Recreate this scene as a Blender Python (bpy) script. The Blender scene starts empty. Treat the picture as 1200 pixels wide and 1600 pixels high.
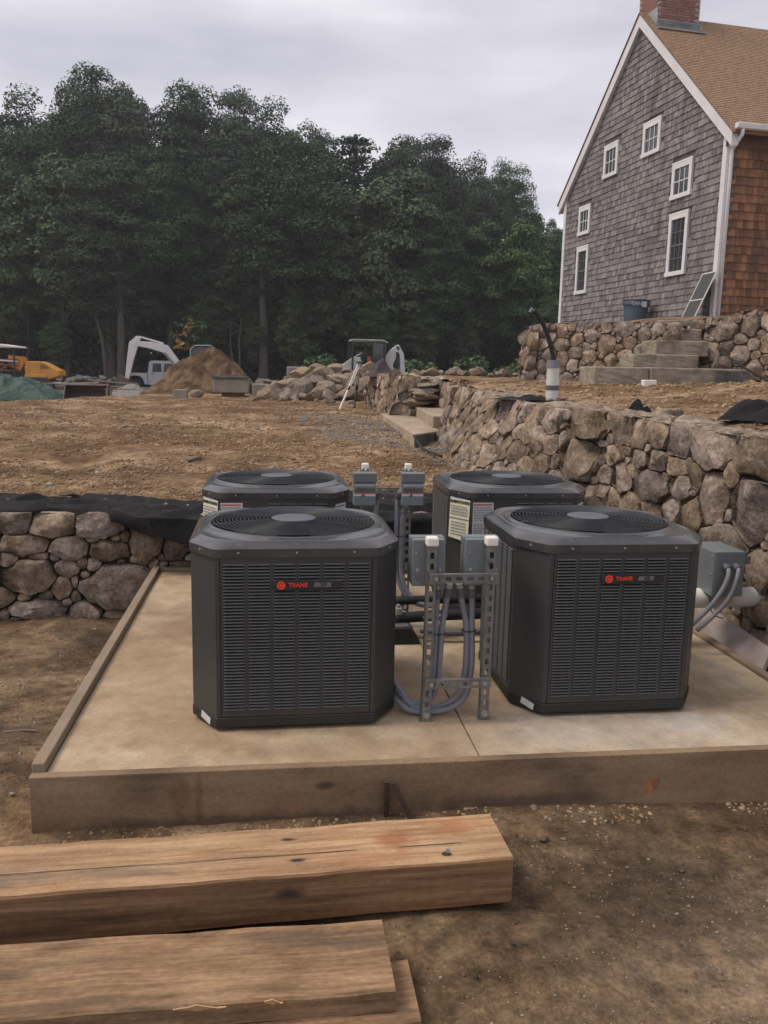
import bpy, bmesh, math, random
import numpy as np
from mathutils import Vector, Matrix
R=math.radians
scene=bpy.context.scene
col=scene.collection
random.seed(7); rng=np.random.default_rng(7)

# ---------------------------------------------------------------- camera, sky, sun, exposure
cam_d=bpy.data.cameras.new('camera'); cam=bpy.data.objects.new('camera',cam_d); col.objects.link(cam)
scene.camera=cam
YAW,PITCH,ROLL=R(7.4),R(9.66),R(1.2)
fw=Vector((math.sin(YAW)*math.cos(PITCH),math.cos(YAW)*math.cos(PITCH),-math.sin(PITCH)))
rt=Vector((math.cos(YAW),-math.sin(YAW),0)); up=rt.cross(fw)
rt2=rt*math.cos(ROLL)+up*math.sin(ROLL); up2=-rt*math.sin(ROLL)+up*math.cos(ROLL)
m=Matrix.Identity(4)
for i in range(3): m[i][0]=rt2[i]; m[i][1]=up2[i]; m[i][2]=-fw[i]
m[0][3],m[1][3],m[2][3]=0,0,1.83
cam.matrix_world=m
cam_d.sensor_fit='VERTICAL'; cam_d.sensor_height=36; cam_d.lens=36*1310/1600
cam_d.clip_start=0.05; cam_d.clip_end=2000

world=bpy.data.worlds.new('World'); scene.world=world; world.use_nodes=True
nt=world.node_tree; nt.nodes.clear()
wo=nt.nodes.new('ShaderNodeOutputWorld'); bg=nt.nodes.new('ShaderNodeBackground'); bg.inputs[1].default_value=0.1
sky=nt.nodes.new('ShaderNodeTexSky'); sky.sky_type='NISHITA'; sky.sun_disc=False
sky.sun_elevation=R(57); sky.sun_rotation=R(-88)
tc=nt.nodes.new('ShaderNodeTexCoord'); mp=nt.nodes.new('ShaderNodeMapping'); mp.inputs['Scale'].default_value=(1.0,1.0,4.2)
nz=nt.nodes.new('ShaderNodeTexNoise'); nz.inputs['Scale'].default_value=1.7; nz.inputs['Detail'].default_value=5; nz.inputs['Roughness'].default_value=.48
cr=nt.nodes.new('ShaderNodeValToRGB')
cr.color_ramp.elements[0].position=.34; cr.color_ramp.elements[0].color=(.335,.33,.38,1)
cr.color_ramp.elements[1].position=.64; cr.color_ramp.elements[1].color=(.66,.635,.665,1)
e=cr.color_ramp.elements.new(.5); e.color=(.48,.468,.515,1)
mul=nt.nodes.new('ShaderNodeVectorMath'); mul.operation='SCALE'; mul.inputs['Scale'].default_value=10.0
mx=nt.nodes.new('ShaderNodeMix'); mx.data_type='RGBA'; mx.inputs[0].default_value=.94
L=nt.links.new
L(tc.outputs['Generated'],mp.inputs[0]); L(mp.outputs[0],nz.inputs['Vector']); L(nz.outputs[0],cr.inputs[0]); L(cr.outputs[0],mul.inputs[0])
L(sky.outputs[0],mx.inputs[6]); L(mul.outputs[0],mx.inputs[7]); L(mx.outputs[2],bg.inputs[0]); L(bg.outputs[0],wo.inputs[0])

sd=bpy.data.lights.new('sun','SUN'); sd.energy=1.5; sd.angle=R(22); sd.color=(1,.89,.75)
sun=bpy.data.objects.new('sun',sd); col.objects.link(sun)
# light comes from back left, high
el,az=R(57),R(-88)   # azimuth from +Y towards +X
sdir=Vector((math.sin(az)*math.cos(el),math.cos(az)*math.cos(el),math.sin(el)))
sun.rotation_euler=sdir.to_track_quat('Z','Y').to_euler()
scene.view_settings.view_transform='Standard'; scene.view_settings.look='None'
scene.view_settings.gamma=1; scene.view_settings.exposure=0.66; scene.view_settings.use_curve_mapping=False
scene.render.engine='CYCLES'
ORD=['first','second','third','fourth','fifth','sixth','seventh','eighth','ninth','tenth','eleventh','twelfth','thirteenth','fourteenth','fifteenth','sixteenth','seventeenth','eighteenth','nineteenth','twentieth','twenty-first','twenty-second','twenty-third','twenty-fourth','twenty-fifth']

# ---------------------------------------------------------------- helpers
def tag(o,label=None,cat=None,group=None,kind=None):
    if label: o['label']=label
    if cat: o['category']=cat
    if group: o['group']=group
    if kind: o['kind']=kind
    return o
def empty(name,loc=(0,0,0),rz=0):
    o=bpy.data.objects.new(name,None); col.objects.link(o); o.location=loc; o.rotation_euler=(0,0,rz); o.empty_display_size=.2
    return o
def thing(name,label,cat,loc=(0,0,0),rz=0,group=None):
    return tag(empty(name,loc,rz),label,cat,group)
def link(name,me,parent=None,loc=None):
    o=bpy.data.objects.new(name,me); col.objects.link(o)
    if parent: o.parent=parent
    if loc is not None: o.location=loc
    return o
def copy_tree(o,parent=None):
    c=o.copy(); col.objects.link(c)
    if parent: c.parent=parent; c.matrix_parent_inverse=o.matrix_parent_inverse.copy()
    for ch in list(o.children): copy_tree(ch,c)
    return c
class MB:
    def __init__(s): s.v=[]; s.f=[]; s.mi=[]; s.cur=0
    def add(s,vs,fs):
        b=len(s.v); s.v.extend([tuple(v) for v in vs]); s.f.extend([tuple(i+b for i in f) for f in fs]); s.mi.extend([s.cur]*len(fs)); return s
    def box(s,x0,x1,y0,y1,z0,z1,mat=None):
        vs=[Vector((x,y,z)) for z in (z0,z1) for (x,y) in ((x0,y0),(x1,y0),(x1,y1),(x0,y1))]
        if mat is not None: vs=[mat@v for v in vs]
        return s.add(vs,[(3,2,1,0),(4,5,6,7),(0,1,5,4),(1,2,6,5),(2,3,7,6),(3,0,4,7)])
    def bar(s,a,b,w,t,upv=(0,0,1)):
        a=Vector(a); b=Vector(b); d=(b-a).normalized(); u=Vector(upv); sd_=d.cross(u)
        if sd_.length<1e-4: sd_=d.cross(Vector((1,0,0)))
        sd_.normalize(); n=sd_.cross(d).normalized(); vs=[]
        for p in (a,b):
            for (i,j) in ((-1,-1),(1,-1),(1,1),(-1,1)): vs.append(p+sd_*(w/2*i)+n*(t/2*j))
        return s.add(vs,[(0,1,2,3),(7,6,5,4),(0,4,5,1),(1,5,6,2),(2,6,7,3),(3,7,4,0)])
    def prism(s,pts,z0,z1,axis='z'):
        n=len(pts)
        def P(x,y,z): return (x,y,z) if axis=='z' else ((x,z,y) if axis=='y' else (z,x,y))
        vs=[P(x,y,z0) for x,y in pts]+[P(x,y,z1) for x,y in pts]
        fs=[tuple(range(n-1,-1,-1)),tuple(range(n,2*n))]+[(i,(i+1)%n,n+(i+1)%n,n+i) for i in range(n)]
        return s.add(vs,fs)
    def tube(s,path,r,n=8,cap=True):
        path=[Vector(p) for p in path]; m_=len(path)
        rr=r if hasattr(r,'__len__') else [r]*m_
        t0=(path[1]-path[0]).normalized(); ref=Vector((0,0,1)) if abs(t0.z)<.9 else Vector((1,0,0))
        vs=[]; nn=t0.cross(ref).normalized()
        for i,p in enumerate(path):
            t=(path[min(i+1,m_-1)]-path[max(i-1,0)]).normalized()
            nn=(nn-t*nn.dot(t)).normalized(); bb=t.cross(nn)
            for k in range(n):
                a=2*math.pi*k/n; vs.append(p+(nn*math.cos(a)+bb*math.sin(a))*rr[i])
        fs=[(i*n+k,i*n+(k+1)%n,(i+1)*n+(k+1)%n,(i+1)*n+k) for i in range(m_-1) for k in range(n)]
        if cap: fs+= [tuple(range(n-1,-1,-1)),tuple((m_-1)*n+k for k in range(n))]
        return s.add(vs,fs)
    def cyl(s,a,b,r,n=16): return s.tube([a,b],r,n)
    def lathe(s,prof,n=24,c=(0,0,0)):
        vs=[(c[0]+r*math.cos(2*math.pi*k/n),c[1]+r*math.sin(2*math.pi*k/n),c[2]+z) for r,z in prof for k in range(n)]
        fs=[(i*n+k,i*n+(k+1)%n,(i+1)*n+(k+1)%n,(i+1)*n+k) for i in range(len(prof)-1) for k in range(n)]
        if prof[0][0]>1e-5: fs.append(tuple(range(n-1,-1,-1)))
        if prof[-1][0]>1e-5: fs.append(tuple((len(prof)-1)*n+k for k in range(n)))
        return s.add(vs,fs)
    def mesh(s,name,mats):
        me=bpy.data.meshes.new(name); me.from_pydata(s.v,[],s.f)
        for m_ in (mats if isinstance(mats,(list,tuple)) else [mats]): me.materials.append(m_)
        if any(s.mi): me.polygons.foreach_set('material_index',s.mi)
        me.validate(); me.update(); return me
    def build(s,name,mats,parent=None,smooth=False,bevel=0,loc=None):
        me=s.mesh(name,mats)
        if smooth: me.shade_smooth()
        o=link(name,me,parent,loc)
        if smooth=='auto':
            try: me.set_sharp_from_angle(angle=R(35))
            except Exception: pass
        if bevel:
            b=o.modifiers.new('bevel','BEVEL'); b.width=bevel; b.segments=2; b.limit_method='ANGLE'; b.angle_limit=R(35)
        return o
def mesh_np(name,V,Fq,mats,smooth=False):
    me=bpy.data.meshes.new(name); V=np.asarray(V,np.float32); Fq=np.asarray(Fq,np.int32); k=Fq.shape[1]
    me.vertices.add(len(V)); me.vertices.foreach_set('co',V.ravel())
    me.loops.add(Fq.size); me.loops.foreach_set('vertex_index',Fq.ravel())
    me.polygons.add(len(Fq)); me.polygons.foreach_set('loop_start',np.arange(0,Fq.size,k,dtype=np.int32))
    me.update(calc_edges=True)
    for m_ in (mats if isinstance(mats,(list,tuple)) else [mats]): me.materials.append(m_)
    if smooth: me.shade_smooth()
    me.validate()
    return me
# value noise
_T=rng.random((256,256))
def vn(x,y,o=0):
    x=np.asarray(x,float)+o*17.3; y=np.asarray(y,float)+o*9.1
    xi=np.floor(x).astype(int); yi=np.floor(y).astype(int); fx=x-xi; fy=y-yi
    fx=fx*fx*(3-2*fx); fy=fy*fy*(3-2*fy)
    a=_T[xi%256,yi%256]; b=_T[(xi+1)%256,yi%256]; c=_T[xi%256,(yi+1)%256]; d=_T[(xi+1)%256,(yi+1)%256]
    return (a*(1-fx)+b*fx)*(1-fy)+(c*(1-fx)+d*fx)*fy-.5
def fbm(x,y,s,oct=4,o=0,g=.5):
    t=0;a=1
    for k in range(oct): t=t+a*vn(x*s,y*s,o+k*3); s*=2.03; a*=g
    return t
def sst(a,b,x):
    t=np.clip((x-a)/(b-a),0,1); return t*t*(3-2*t)

# ---------------------------------------------------------------- materials
MATS={}
def mat(name,cols,scale=6,rough=.8,bump=.0,bscale=None,bdist=.01,metal=0,rand=0,stretch=None,detail=6,pos=None,speck=None,spec=.5,coat=0,wear=None,rrand=0,huer=0,stains=(),mod=()):
    if name in MATS: return MATS[name]
    m_=bpy.data.materials.new(name); m_.use_nodes=True; t=m_.node_tree; b=t.nodes['Principled BSDF']; l=t.links.new
    b.inputs['Roughness'].default_value=rough; b.inputs['Metallic'].default_value=metal
    b.inputs['Specular IOR Level'].default_value=spec
    if coat: b.inputs['Coat Weight'].default_value=coat; b.inputs['Coat Roughness'].default_value=.25
    tc=t.nodes.new('ShaderNodeTexCoord'); vec=tc.outputs['Object']
    if rand:
        oi=t.nodes.new('ShaderNodeObjectInfo'); mlt=t.nodes.new('ShaderNodeMath'); mlt.operation='MULTIPLY'; mlt.inputs[1].default_value=37.
        l(oi.outputs['Random'],mlt.inputs[0]); ad=t.nodes.new('ShaderNodeVectorMath'); ad.operation='ADD'
        l(vec,ad.inputs[0]); l(mlt.outputs[0],ad.inputs[1]); vec=ad.outputs[0]
    if stretch:
        mp=t.nodes.new('ShaderNodeMapping'); mp.inputs['Scale'].default_value=stretch; l(vec,mp.inputs[0]); vec=mp.outputs[0]
    n=t.nodes.new('ShaderNodeTexNoise'); n.inputs['Scale'].default_value=scale; n.inputs['Detail'].default_value=detail; n.inputs['Roughness'].default_value=.62; l(vec,n.inputs['Vector'])
    r=t.nodes.new('ShaderNodeValToRGB'); pos=pos or [.3+.4*i/(max(len(cols)-1,1)) for i in range(len(cols))]
    els=r.color_ramp.elements
    while len(els)<len(cols): els.new(.5)
    while len(els)>len(cols): els.remove(els[-1])
    for e_,p_,c_ in zip(els,pos,cols): e_.position=p_; e_.color=(*c_,1)
    l(n.outputs[0],r.inputs[0]); c=r.outputs[0]
    if speck:   # (color, scale, threshold)
        n2=t.nodes.new('ShaderNodeTexNoise'); n2.inputs['Scale'].default_value=speck[1]; n2.inputs['Detail'].default_value=4; n2.inputs['Roughness'].default_value=.7; l(vec,n2.inputs['Vector'])
        r2=t.nodes.new('ShaderNodeValToRGB'); r2.color_ramp.elements[0].position=speck[2]; r2.color_ramp.elements[1].position=speck[2]+.16; r2.color_ramp.elements[1].color=(.8,.8,.8,1)
        l(n2.outputs[0],r2.inputs[0]); x=t.nodes.new('ShaderNodeMix'); x.data_type='RGBA'; l(r2.outputs[0],x.inputs[0]); l(c,x.inputs[6]); x.inputs[7].default_value=(*speck[0],1); c=x.outputs[2]
    if wear:    # second large scale stain (color, scale, threshold)
        n3=t.nodes.new('ShaderNodeTexNoise'); n3.inputs['Scale'].default_value=wear[1]; n3.inputs['Detail'].default_value=5; l(vec,n3.inputs['Vector'])
        r3=t.nodes.new('ShaderNodeValToRGB'); r3.color_ramp.elements[0].position=wear[2]; r3.color_ramp.elements[1].position=wear[2]+.15
        l(n3.outputs[0],r3.inputs[0]); x=t.nodes.new('ShaderNodeMix'); x.data_type='RGBA'; l(r3.outputs[0],x.inputs[0]); l(c,x.inputs[6]); x.inputs[7].default_value=(*wear[0],1); c=x.outputs[2]
    if stains:
        nd=t.nodes.new('ShaderNodeTexNoise'); nd.inputs['Scale'].default_value=14; nd.inputs['Detail'].default_value=5; l(tc.outputs['Object'],nd.inputs['Vector'])
        for (ctr,rad,colr,st_) in stains:
            mp2=t.nodes.new('ShaderNodeMapping'); mp2.vector_type='TEXTURE'; mp2.inputs['Location'].default_value=ctr; mp2.inputs['Scale'].default_value=rad; l(tc.outputs['Object'],mp2.inputs[0])
            ln=t.nodes.new('ShaderNodeVectorMath'); ln.operation='LENGTH'; l(mp2.outputs[0],ln.inputs[0])
            a_=t.nodes.new('ShaderNodeMath'); a_.operation='MULTIPLY_ADD'; a_.inputs[1].default_value=1.6; l(nd.outputs[0],a_.inputs[0]); l(ln.outputs['Value'],a_.inputs[2])
            q=t.nodes.new('ShaderNodeMapRange'); q.inputs['From Min'].default_value=1.25; q.inputs['From Max'].default_value=2.05; q.inputs['To Min'].default_value=st_; q.inputs['To Max'].default_value=0; l(a_.outputs[0],q.inputs[0])
            x=t.nodes.new('ShaderNodeMix'); x.data_type='RGBA'; l(q.outputs[0],x.inputs[0]); l(c,x.inputs[6]); x.inputs[7].default_value=(*colr,1); c=x.outputs[2]
    for (sv,lo,hi,p0,p1) in mod:
        mp3=t.nodes.new('ShaderNodeMapping'); mp3.inputs['Scale'].default_value=sv; l(tc.outputs['Object'],mp3.inputs[0])
        n4=t.nodes.new('ShaderNodeTexNoise'); n4.inputs['Scale'].default_value=1; n4.inputs['Detail'].default_value=6; n4.inputs['Roughness'].default_value=.6; l(mp3.outputs[0],n4.inputs['Vector'])
        q=t.nodes.new('ShaderNodeMapRange'); q.inputs['From Min'].default_value=p0; q.inputs['From Max'].default_value=p1; q.inputs['To Min'].default_value=lo; q.inputs['To Max'].default_value=hi; l(n4.outputs[0],q.inputs[0])
        vm_=t.nodes.new('ShaderNodeVectorMath'); vm_.operation='SCALE'; l(c,vm_.inputs[0]); l(q.outputs[0],vm_.inputs['Scale']); c=vm_.outputs[0]
    if rand:
        hs=t.nodes.new('ShaderNodeHueSaturation'); mr=t.nodes.new('ShaderNodeMapRange'); mr.inputs['To Min'].default_value=1-rand; mr.inputs['To Max'].default_value=1+rand
        l(oi.outputs['Random'],mr.inputs[0]); l(mr.outputs[0],hs.inputs['Value']); l(c,hs.inputs['Color'])
        if huer:
            m2=t.nodes.new('ShaderNodeMath'); m2.operation='MULTIPLY'; m2.inputs[1].default_value=7.77; l(oi.outputs['Random'],m2.inputs[0])
            m3=t.nodes.new('ShaderNodeMath'); m3.operation='FRACT'; l(m2.outputs[0],m3.inputs[0])
            m4=t.nodes.new('ShaderNodeMapRange'); m4.inputs['To Min'].default_value=1-huer; m4.inputs['To Max'].default_value=1+huer; l(m3.outputs[0],m4.inputs[0]); l(m4.outputs[0],hs.inputs['Saturation'])
            m5=t.nodes.new('ShaderNodeMapRange'); m5.inputs['To Min'].default_value=.5-.018*huer*2; m5.inputs['To Max'].default_value=.5+.012*huer*2; l(m3.outputs[0],m5.inputs[0]); l(m5.outputs[0],hs.inputs['Hue'])
        c=hs.outputs[0]
    l(c,b.inputs['Base Color'])
    if rrand:
        q=t.nodes.new('ShaderNodeMapRange'); q.inputs['To Min'].default_value=max(rough-rrand,.05); q.inputs['To Max'].default_value=min(rough+rrand,1); l(n.outputs[0],q.inputs[0]); l(q.outputs[0],b.inputs['Roughness'])
    if bump:
        nb=t.nodes.new('ShaderNodeTexNoise'); nb.inputs['Scale'].default_value=bscale or scale*4; nb.inputs['Detail'].default_value=8; nb.inputs['Roughness'].default_value=.65; l(vec,nb.inputs['Vector'])
        bm_=t.nodes.new('ShaderNodeBump'); bm_.inputs['Strength'].default_value=bump; bm_.inputs['Distance'].default_value=bdist; l(nb.outputs[0],bm_.inputs['Height']); l(bm_.outputs[0],b.inputs['Normal'])
    MATS[name]=m_; return m_

G=lambda v:(v,v,v)
M={}
M['dirt']=mat('dirt',[(.085,.052,.028),(.160,.102,.058),(.24,.165,.10)],scale=2.2,rough=.95,bump=1,bscale=38,bdist=.02,speck=((.26,.19,.13),60,.6),wear=((.075,.050,.032),.9,.48),detail=14,pos=[.38,.5,.62],spec=.25,mod=[((11,11,11),.6,1.35,.33,.67),((55,55,55),.75,1.25,.35,.65)],stains=[((2.2,2.2,0),(1.1,.5,1),(.26,.19,.13),.7),((1.1,2.6,0),(.6,.35,1),(.065,.043,.027),.6),((-1.4,3.2,0),(.5,.35,1),(.29,.18,.10),.7)])
M['dirt_plateau']=mat('dirt_plateau',[(.125,.078,.043),(.235,.152,.086),(.36,.25,.155)],scale=1.6,rough=.97,bump=1,bscale=24,bdist=.04,speck=((.36,.255,.165),30,.60),wear=((.14,.078,.040),.6,.5),detail=14,pos=[.38,.5,.62],spec=.2,mod=[((9,9,9),.65,1.3,.33,.67)])
M['clod']=mat('clod',[(.14,.088,.048),(.26,.17,.10),(.38,.275,.175)],scale=4,rough=.97,detail=12,pos=[.38,.5,.62],spec=.2)
M['pile']=mat('pile_dirt',[(.06,.035,.019),(.115,.072,.041),(.19,.125,.076)],scale=2.5,rough=.97,bump=1,bscale=20,bdist=.05,detail=14,pos=[.38,.5,.62],spec=.2,speck=((.27,.19,.12),12,.6))
M['dirt_far']=mat('dirt_far',[(.06,.05,.035),(.12,.09,.06),(.16,.12,.08)],scale=.4,rough=.95)
M['pebble']=mat('pebble',[(.13,.095,.07),(.26,.2,.15),(.4,.34,.28)],scale=9,rough=.9,bump=.3,bscale=40)
M['gravel']=mat('gravel',[(.11,.10,.095),(.19,.18,.17),(.28,.27,.255)],scale=14,rough=.95,pos=[.35,.5,.65])
M['stone']=mat('stone',[(.125,.092,.067),(.228,.172,.131),(.335,.264,.206),(.445,.368,.302)],scale=8,rough=.92,bump=1,bscale=44,bdist=.022,rand=.32,huer=.25,speck=((.43,.36,.28),70,.55),wear=((.225,.162,.116),3.5,.57),detail=14,pos=[.34,.46,.58,.72],spec=.25,mod=[((26,26,26),.62,1.3,.32,.68)])
M['stone_top']=mat('stone_top',[(.15,.11,.075),(.26,.20,.145),(.37,.295,.225),(.46,.38,.30)],scale=9,rough=.93,bump=1,bscale=44,bdist=.022,rand=.22,huer=.2,speck=((.46,.38,.30),70,.56),detail=14,pos=[.34,.47,.58,.72],spec=.25,mod=[((22,22,22),.65,1.25,.32,.68)])
M['stone_dark']=mat('stone_dark',[(.05,.05,.045),(.11,.11,.10),(.2,.2,.185)],scale=3,rough=.9,rand=.3)
M['core']=mat('core',[(.035,.028,.02),(.07,.052,.038)],scale=6,rough=1,bump=.4)
M['granite']=mat('granite',[(.17,.14,.102),(.28,.235,.178),(.37,.32,.25)],scale=6,rough=.9,bump=.8,bscale=45,bdist=.012,rand=.08,speck=((.44,.41,.36),70,.58),wear=((.14,.11,.08),2.2,.55),detail=12)
M['granite_tan']=mat('granite_tan',[(.2,.15,.105),(.33,.255,.185),(.42,.335,.25)],scale=3,rough=.88,bump=.5,bscale=40,bdist=.008,rand=.06,wear=((.22,.16,.11),2,.55))
M['granite_dark']=mat('granite_dark',[(.045,.042,.04),(.09,.085,.08),(.16,.15,.14)],scale=5,rough=.7,bump=.5,bscale=40,bdist=.01,speck=((.3,.29,.27),20,.62))
M['concrete']=mat('concrete',[(.30,.213,.133),(.415,.315,.208),(.48,.385,.275)],scale=2.4,rough=.82,bump=.3,bscale=60,bdist=.004,wear=((.27,.18,.11),1.3,.52),speck=((.24,.155,.09),50,.62),detail=14,spec=.3,rrand=.12,pos=[.36,.5,.64],mod=[((9,9,9),.86,1.1,.34,.66),((70,70,70),.9,1.08,.35,.65)],stains=[((1.5,3.45,.2),(.8,.3,1),(.45,.39,.33),.7),((-.6,4.2,.2),(.3,.8,1),(.33,.22,.13),.5),((.8,3.9,.2),(.3,.5,1),(.38,.245,.145),.6),((1.9,3.5,.2),(.25,.12,1),(.46,.42,.37),.7),((-.4,3.6,.2),(.35,.2,1),(.30,.2,.125),.5),((.3,3.35,.2),(.5,.1,1),(.28,.19,.12),.5)])
M['form']=mat('form',[(.15,.095,.054),(.235,.155,.092),(.30,.21,.132)],scale=2.4,rough=.78,bump=.3,bscale=40,bdist=.004,stretch=(.8,.8,2.6),wear=((.105,.066,.040),1.6,.52),detail=12,mod=[((3,3,60),.95,1.05,.34,.66),((60,60,60),.86,1.12,.35,.65)],stains=[((-.38,3.19,.12),(.04,.2,.09),(.135,.058,.030),.45),((-.31,3.19,.1),(.018,.2,.11),(.12,.05,.028),.45),((.2,3.19,.15),(.04,.2,.018),(.05,.025,.018),.7),((.05,3.19,.0),(.9,.2,.05),(.055,.04,.03),.6),((1.6,3.19,.085),(.03,.2,.045),(.40,.13,.06),.7),((.95,3.19,.04),(.4,.2,.03),(.06,.043,.03),.6)])
M['formtop']=mat('formtop',[(.19,.14,.095),(.29,.22,.15)],scale=5,rough=.85,bump=.3,bscale=40,bdist=.004,stretch=(3,.6,3))
M['cab']=mat('cabinet_paint',[(.038,.038,.0385),(.052,.0515,.051)],scale=2.5,rough=.42,bump=.06,bscale=220,bdist=.001,spec=.45,speck=((.095,.088,.078),80,.72),rrand=.1)
M['captop']=mat('cap_paint',[(.029,.030,.033),(.060,.059,.058)],scale=6,rough=.3,bump=.05,bscale=160,bdist=.001,spec=.6,speck=((.17,.155,.135),34,.62),rrand=.14,coat=.45)
M['louver']=mat('louver_paint',[(.055,.0545,.054),(.078,.0765,.075)],scale=14,rough=.36,spec=.6)
M['blackp']=mat('black_plastic',[(.012,.012,.013),(.022,.021,.021)],scale=6,rough=.55,speck=((.12,.1,.08),40,.72))
M['coil']=mat('coil_dark',[(.008,.008,.009),(.016,.016,.017)],scale=40,rough=.7)
M['wire']=mat('guard_wire',[(.032,.035,.042),(.05,.054,.062)],scale=8,rough=.4,spec=.5)
M['hub']=mat('hub_plate',[(.075,.085,.105),(.11,.12,.14)],scale=5,rough=.5,spec=.4,speck=((.16,.15,.14),30,.66))
M['red']=mat('badge_red',[(.75,.06,.025)],scale=3,rough=.4)
M['white']=mat('white_plastic',[(.70,.68,.62),(.80,.78,.72)],scale=4,rough=.45,spec=.4)
M['galv']=mat('galvanised',[(.13,.13,.125),(.20,.20,.195),(.26,.26,.25)],scale=18,rough=.45,metal=.55,bump=.1,bscale=80,bdist=.001)
M['bolt']=mat('bolt_zinc',[(.3,.295,.28),(.45,.44,.42)],scale=30,rough=.5,metal=.5)
M['ebox']=mat('box_grey',[(.135,.155,.165),(.17,.19,.20)],scale=6,rough=.42,spec=.5,speck=((.22,.21,.2),40,.74))
M['conduit']=mat('conduit_grey',[(.17,.172,.20),(.23,.232,.262)],scale=10,rough=.5,spec=.4)
M['cond_dark']=mat('fitting_grey',[(.07,.075,.085),(.1,.105,.12)],scale=10,rough=.5)
M['rubber']=mat('rubber_black',[(.01,.01,.01),(.02,.02,.02)],scale=20,rough=.75,bump=.1)
M['copper']=mat('copper',[(.45,.15,.06),(.65,.25,.12)],scale=20,rough=.35,metal=.8)
M['pvc']=mat('pvc_white',[(.52,.50,.46),(.66,.64,.6)],scale=4,rough=.45,wear=((.35,.30,.25),3,.58))
M['label_y']=mat('label_yellow',[(.62,.58,.44),(.72,.69,.56)],scale=8,rough=.6)
M['label_w']=mat('label_white',[(.5,.5,.52),(.62,.62,.63)],scale=8,rough=.6)
M['ink']=mat('ink_black',[(.02,.02,.02)],scale=2,rough=.6)
M['inkg']=mat('ink_grey',[(.16,.17,.2)],scale=2,rough=.6)
M['inkb']=mat('ink_blue',[(.02,.07,.3)],scale=2,rough=.6)
M['fabric']=mat('geotextile',[(.008,.008,.009),(.016,.0155,.016)],scale=5,rough=.7,bump=.9,bscale=7,bdist=.03,speck=((.05,.042,.035),20,.7),spec=.18)
M['timber']=mat('timber',[(.19,.103,.048),(.34,.195,.100),(.44,.275,.150),(.50,.34,.205)],scale=2.2,rough=.85,bump=.7,bscale=5,bdist=.003,stretch=(.9,14,14),detail=14,wear=((.19,.135,.09),.7,.57),rand=.04,pos=[.25,.42,.56,.72],mod=[((2.2,110,110),.82,1.12,.34,.66),((3,14,14),.78,1.12,.35,.65),((70,70,70),.9,1.08,.35,.65)],stains=[((3.63,.16,.17),(.07,.08,.05),(.27,.10,.04),.7),((3.85,.22,.17),(.12,.05,.05),(.34,.14,.055),.65),((3.45,.06,.17),(.3,.04,.05),(.31,.14,.065),.5),((3.27,.085,.17),(.03,.013,.05),(.02,.016,.016),.95),((3.25,.215,.17),(.03,.010,.05),(.03,.025,.02),.95),((2.3,.1,.17),(.2,.05,.05),(.15,.115,.085),.6),((1.7,.2,.17),(.4,.04,.05),(.17,.13,.10),.5)])
M['timber2']=mat('timber_worn',[(.13,.071,.035),(.24,.143,.074),(.33,.212,.120)],scale=2.6,rough=.9,bump=.7,bscale=6,bdist=.004,stretch=(1.6,8,8),detail=14,wear=((.125,.08,.046),1.2,.53),speck=((.32,.235,.155),14,.60),rand=.05,mod=[((3,100,100),.75,1.2,.34,.66),((40,60,60),.85,1.15,.35,.65)],stains=[((2.4,.03,.05),(.15,.03,.05),(.05,.038,.03),.6)])
M['timber_shaded']=mat('timber_side_shaded',[(.13,.067,.031),(.22,.119,.057),(.30,.175,.090)],scale=2.6,rough=.88,bump=.6,bscale=6,bdist=.003,stretch=(.9,12,12),wear=((.125,.066,.032),1.5,.55),detail=14,mod=[((2.5,100,100),.75,1.2,.34,.66),((30,40,40),.88,1.1,.35,.65)],stains=[((3.24,0,.10),(.05,.05,.025),(.018,.012,.01),.85),((2.6,0,.06),(.3,.05,.03),(.08,.04,.02),.5),((3.6,0,.0),(.6,.05,.03),(.16,.065,.025),.7)])  # darker copy of the timber colour, shade of the front face painted in
M['rust']=mat('rust_steel',[(.035,.02,.014),(.08,.045,.03)],scale=20,rough=.8)
M['shingle']=mat('shingle_grey',[(.10,.088,.092),(.19,.17,.172),(.275,.25,.25)],scale=3.5,rough=.92,bump=.5,bscale=14,bdist=.004,rand=.22,stretch=(5,5,1.0),detail=8,wear=((.105,.088,.085),.5,.55))
M['shingle_red']=mat('shingle_cedar',[(.095,.04,.02),(.19,.082,.036),(.30,.14,.065)],scale=3,rough=.85,bump=.4,bscale=14,bdist=.004,rand=.25,stretch=(4,4,1.0),detail=8,wear=((.10,.045,.025),.6,.55))
M['backing']=mat('wall_sheathing',[(.07,.06,.06),(.1,.09,.09)],scale=4,rough=.95)
M['trim']=mat('white_trim',[(.62,.61,.62),(.72,.71,.72)],scale=2,rough=.55)
M['glass']=mat('dark_glass',[(.03,.034,.038),(.055,.06,.065)],scale=1.5,rough=.12,spec=.7)
M['roof']=mat('roof_asphalt',[(.17,.10,.055),(.27,.17,.10),(.35,.24,.15)],scale=12,rough=.95,bump=.5,bscale=30,bdist=.01,detail=10)
M['brick']=mat('brick',[(.20,.095,.075),(.29,.15,.12)],scale=8,rough=.9,rand=.15,bump=.3)
M['mortar']=mat('mortar',[(.3,.26,.23),(.4,.35,.31)],scale=8,rough=.95)
M['lead']=mat('lead_flashing',[(.22,.26,.28),(.38,.4,.4)],scale=5,rough=.6)
M['leaf']=mat('leaf_oak',[(.034,.053,.031),(.058,.086,.048),(.092,.126,.068)],scale=.35,rough=.6,rand=.3,huer=.3,spec=.12)
M['leaf2']=mat('leaf_light',[(.040,.064,.032),(.068,.102,.046),(.105,.145,.062)],scale=.5,rough=.6,rand=.25,huer=.3,spec=.12)
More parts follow.
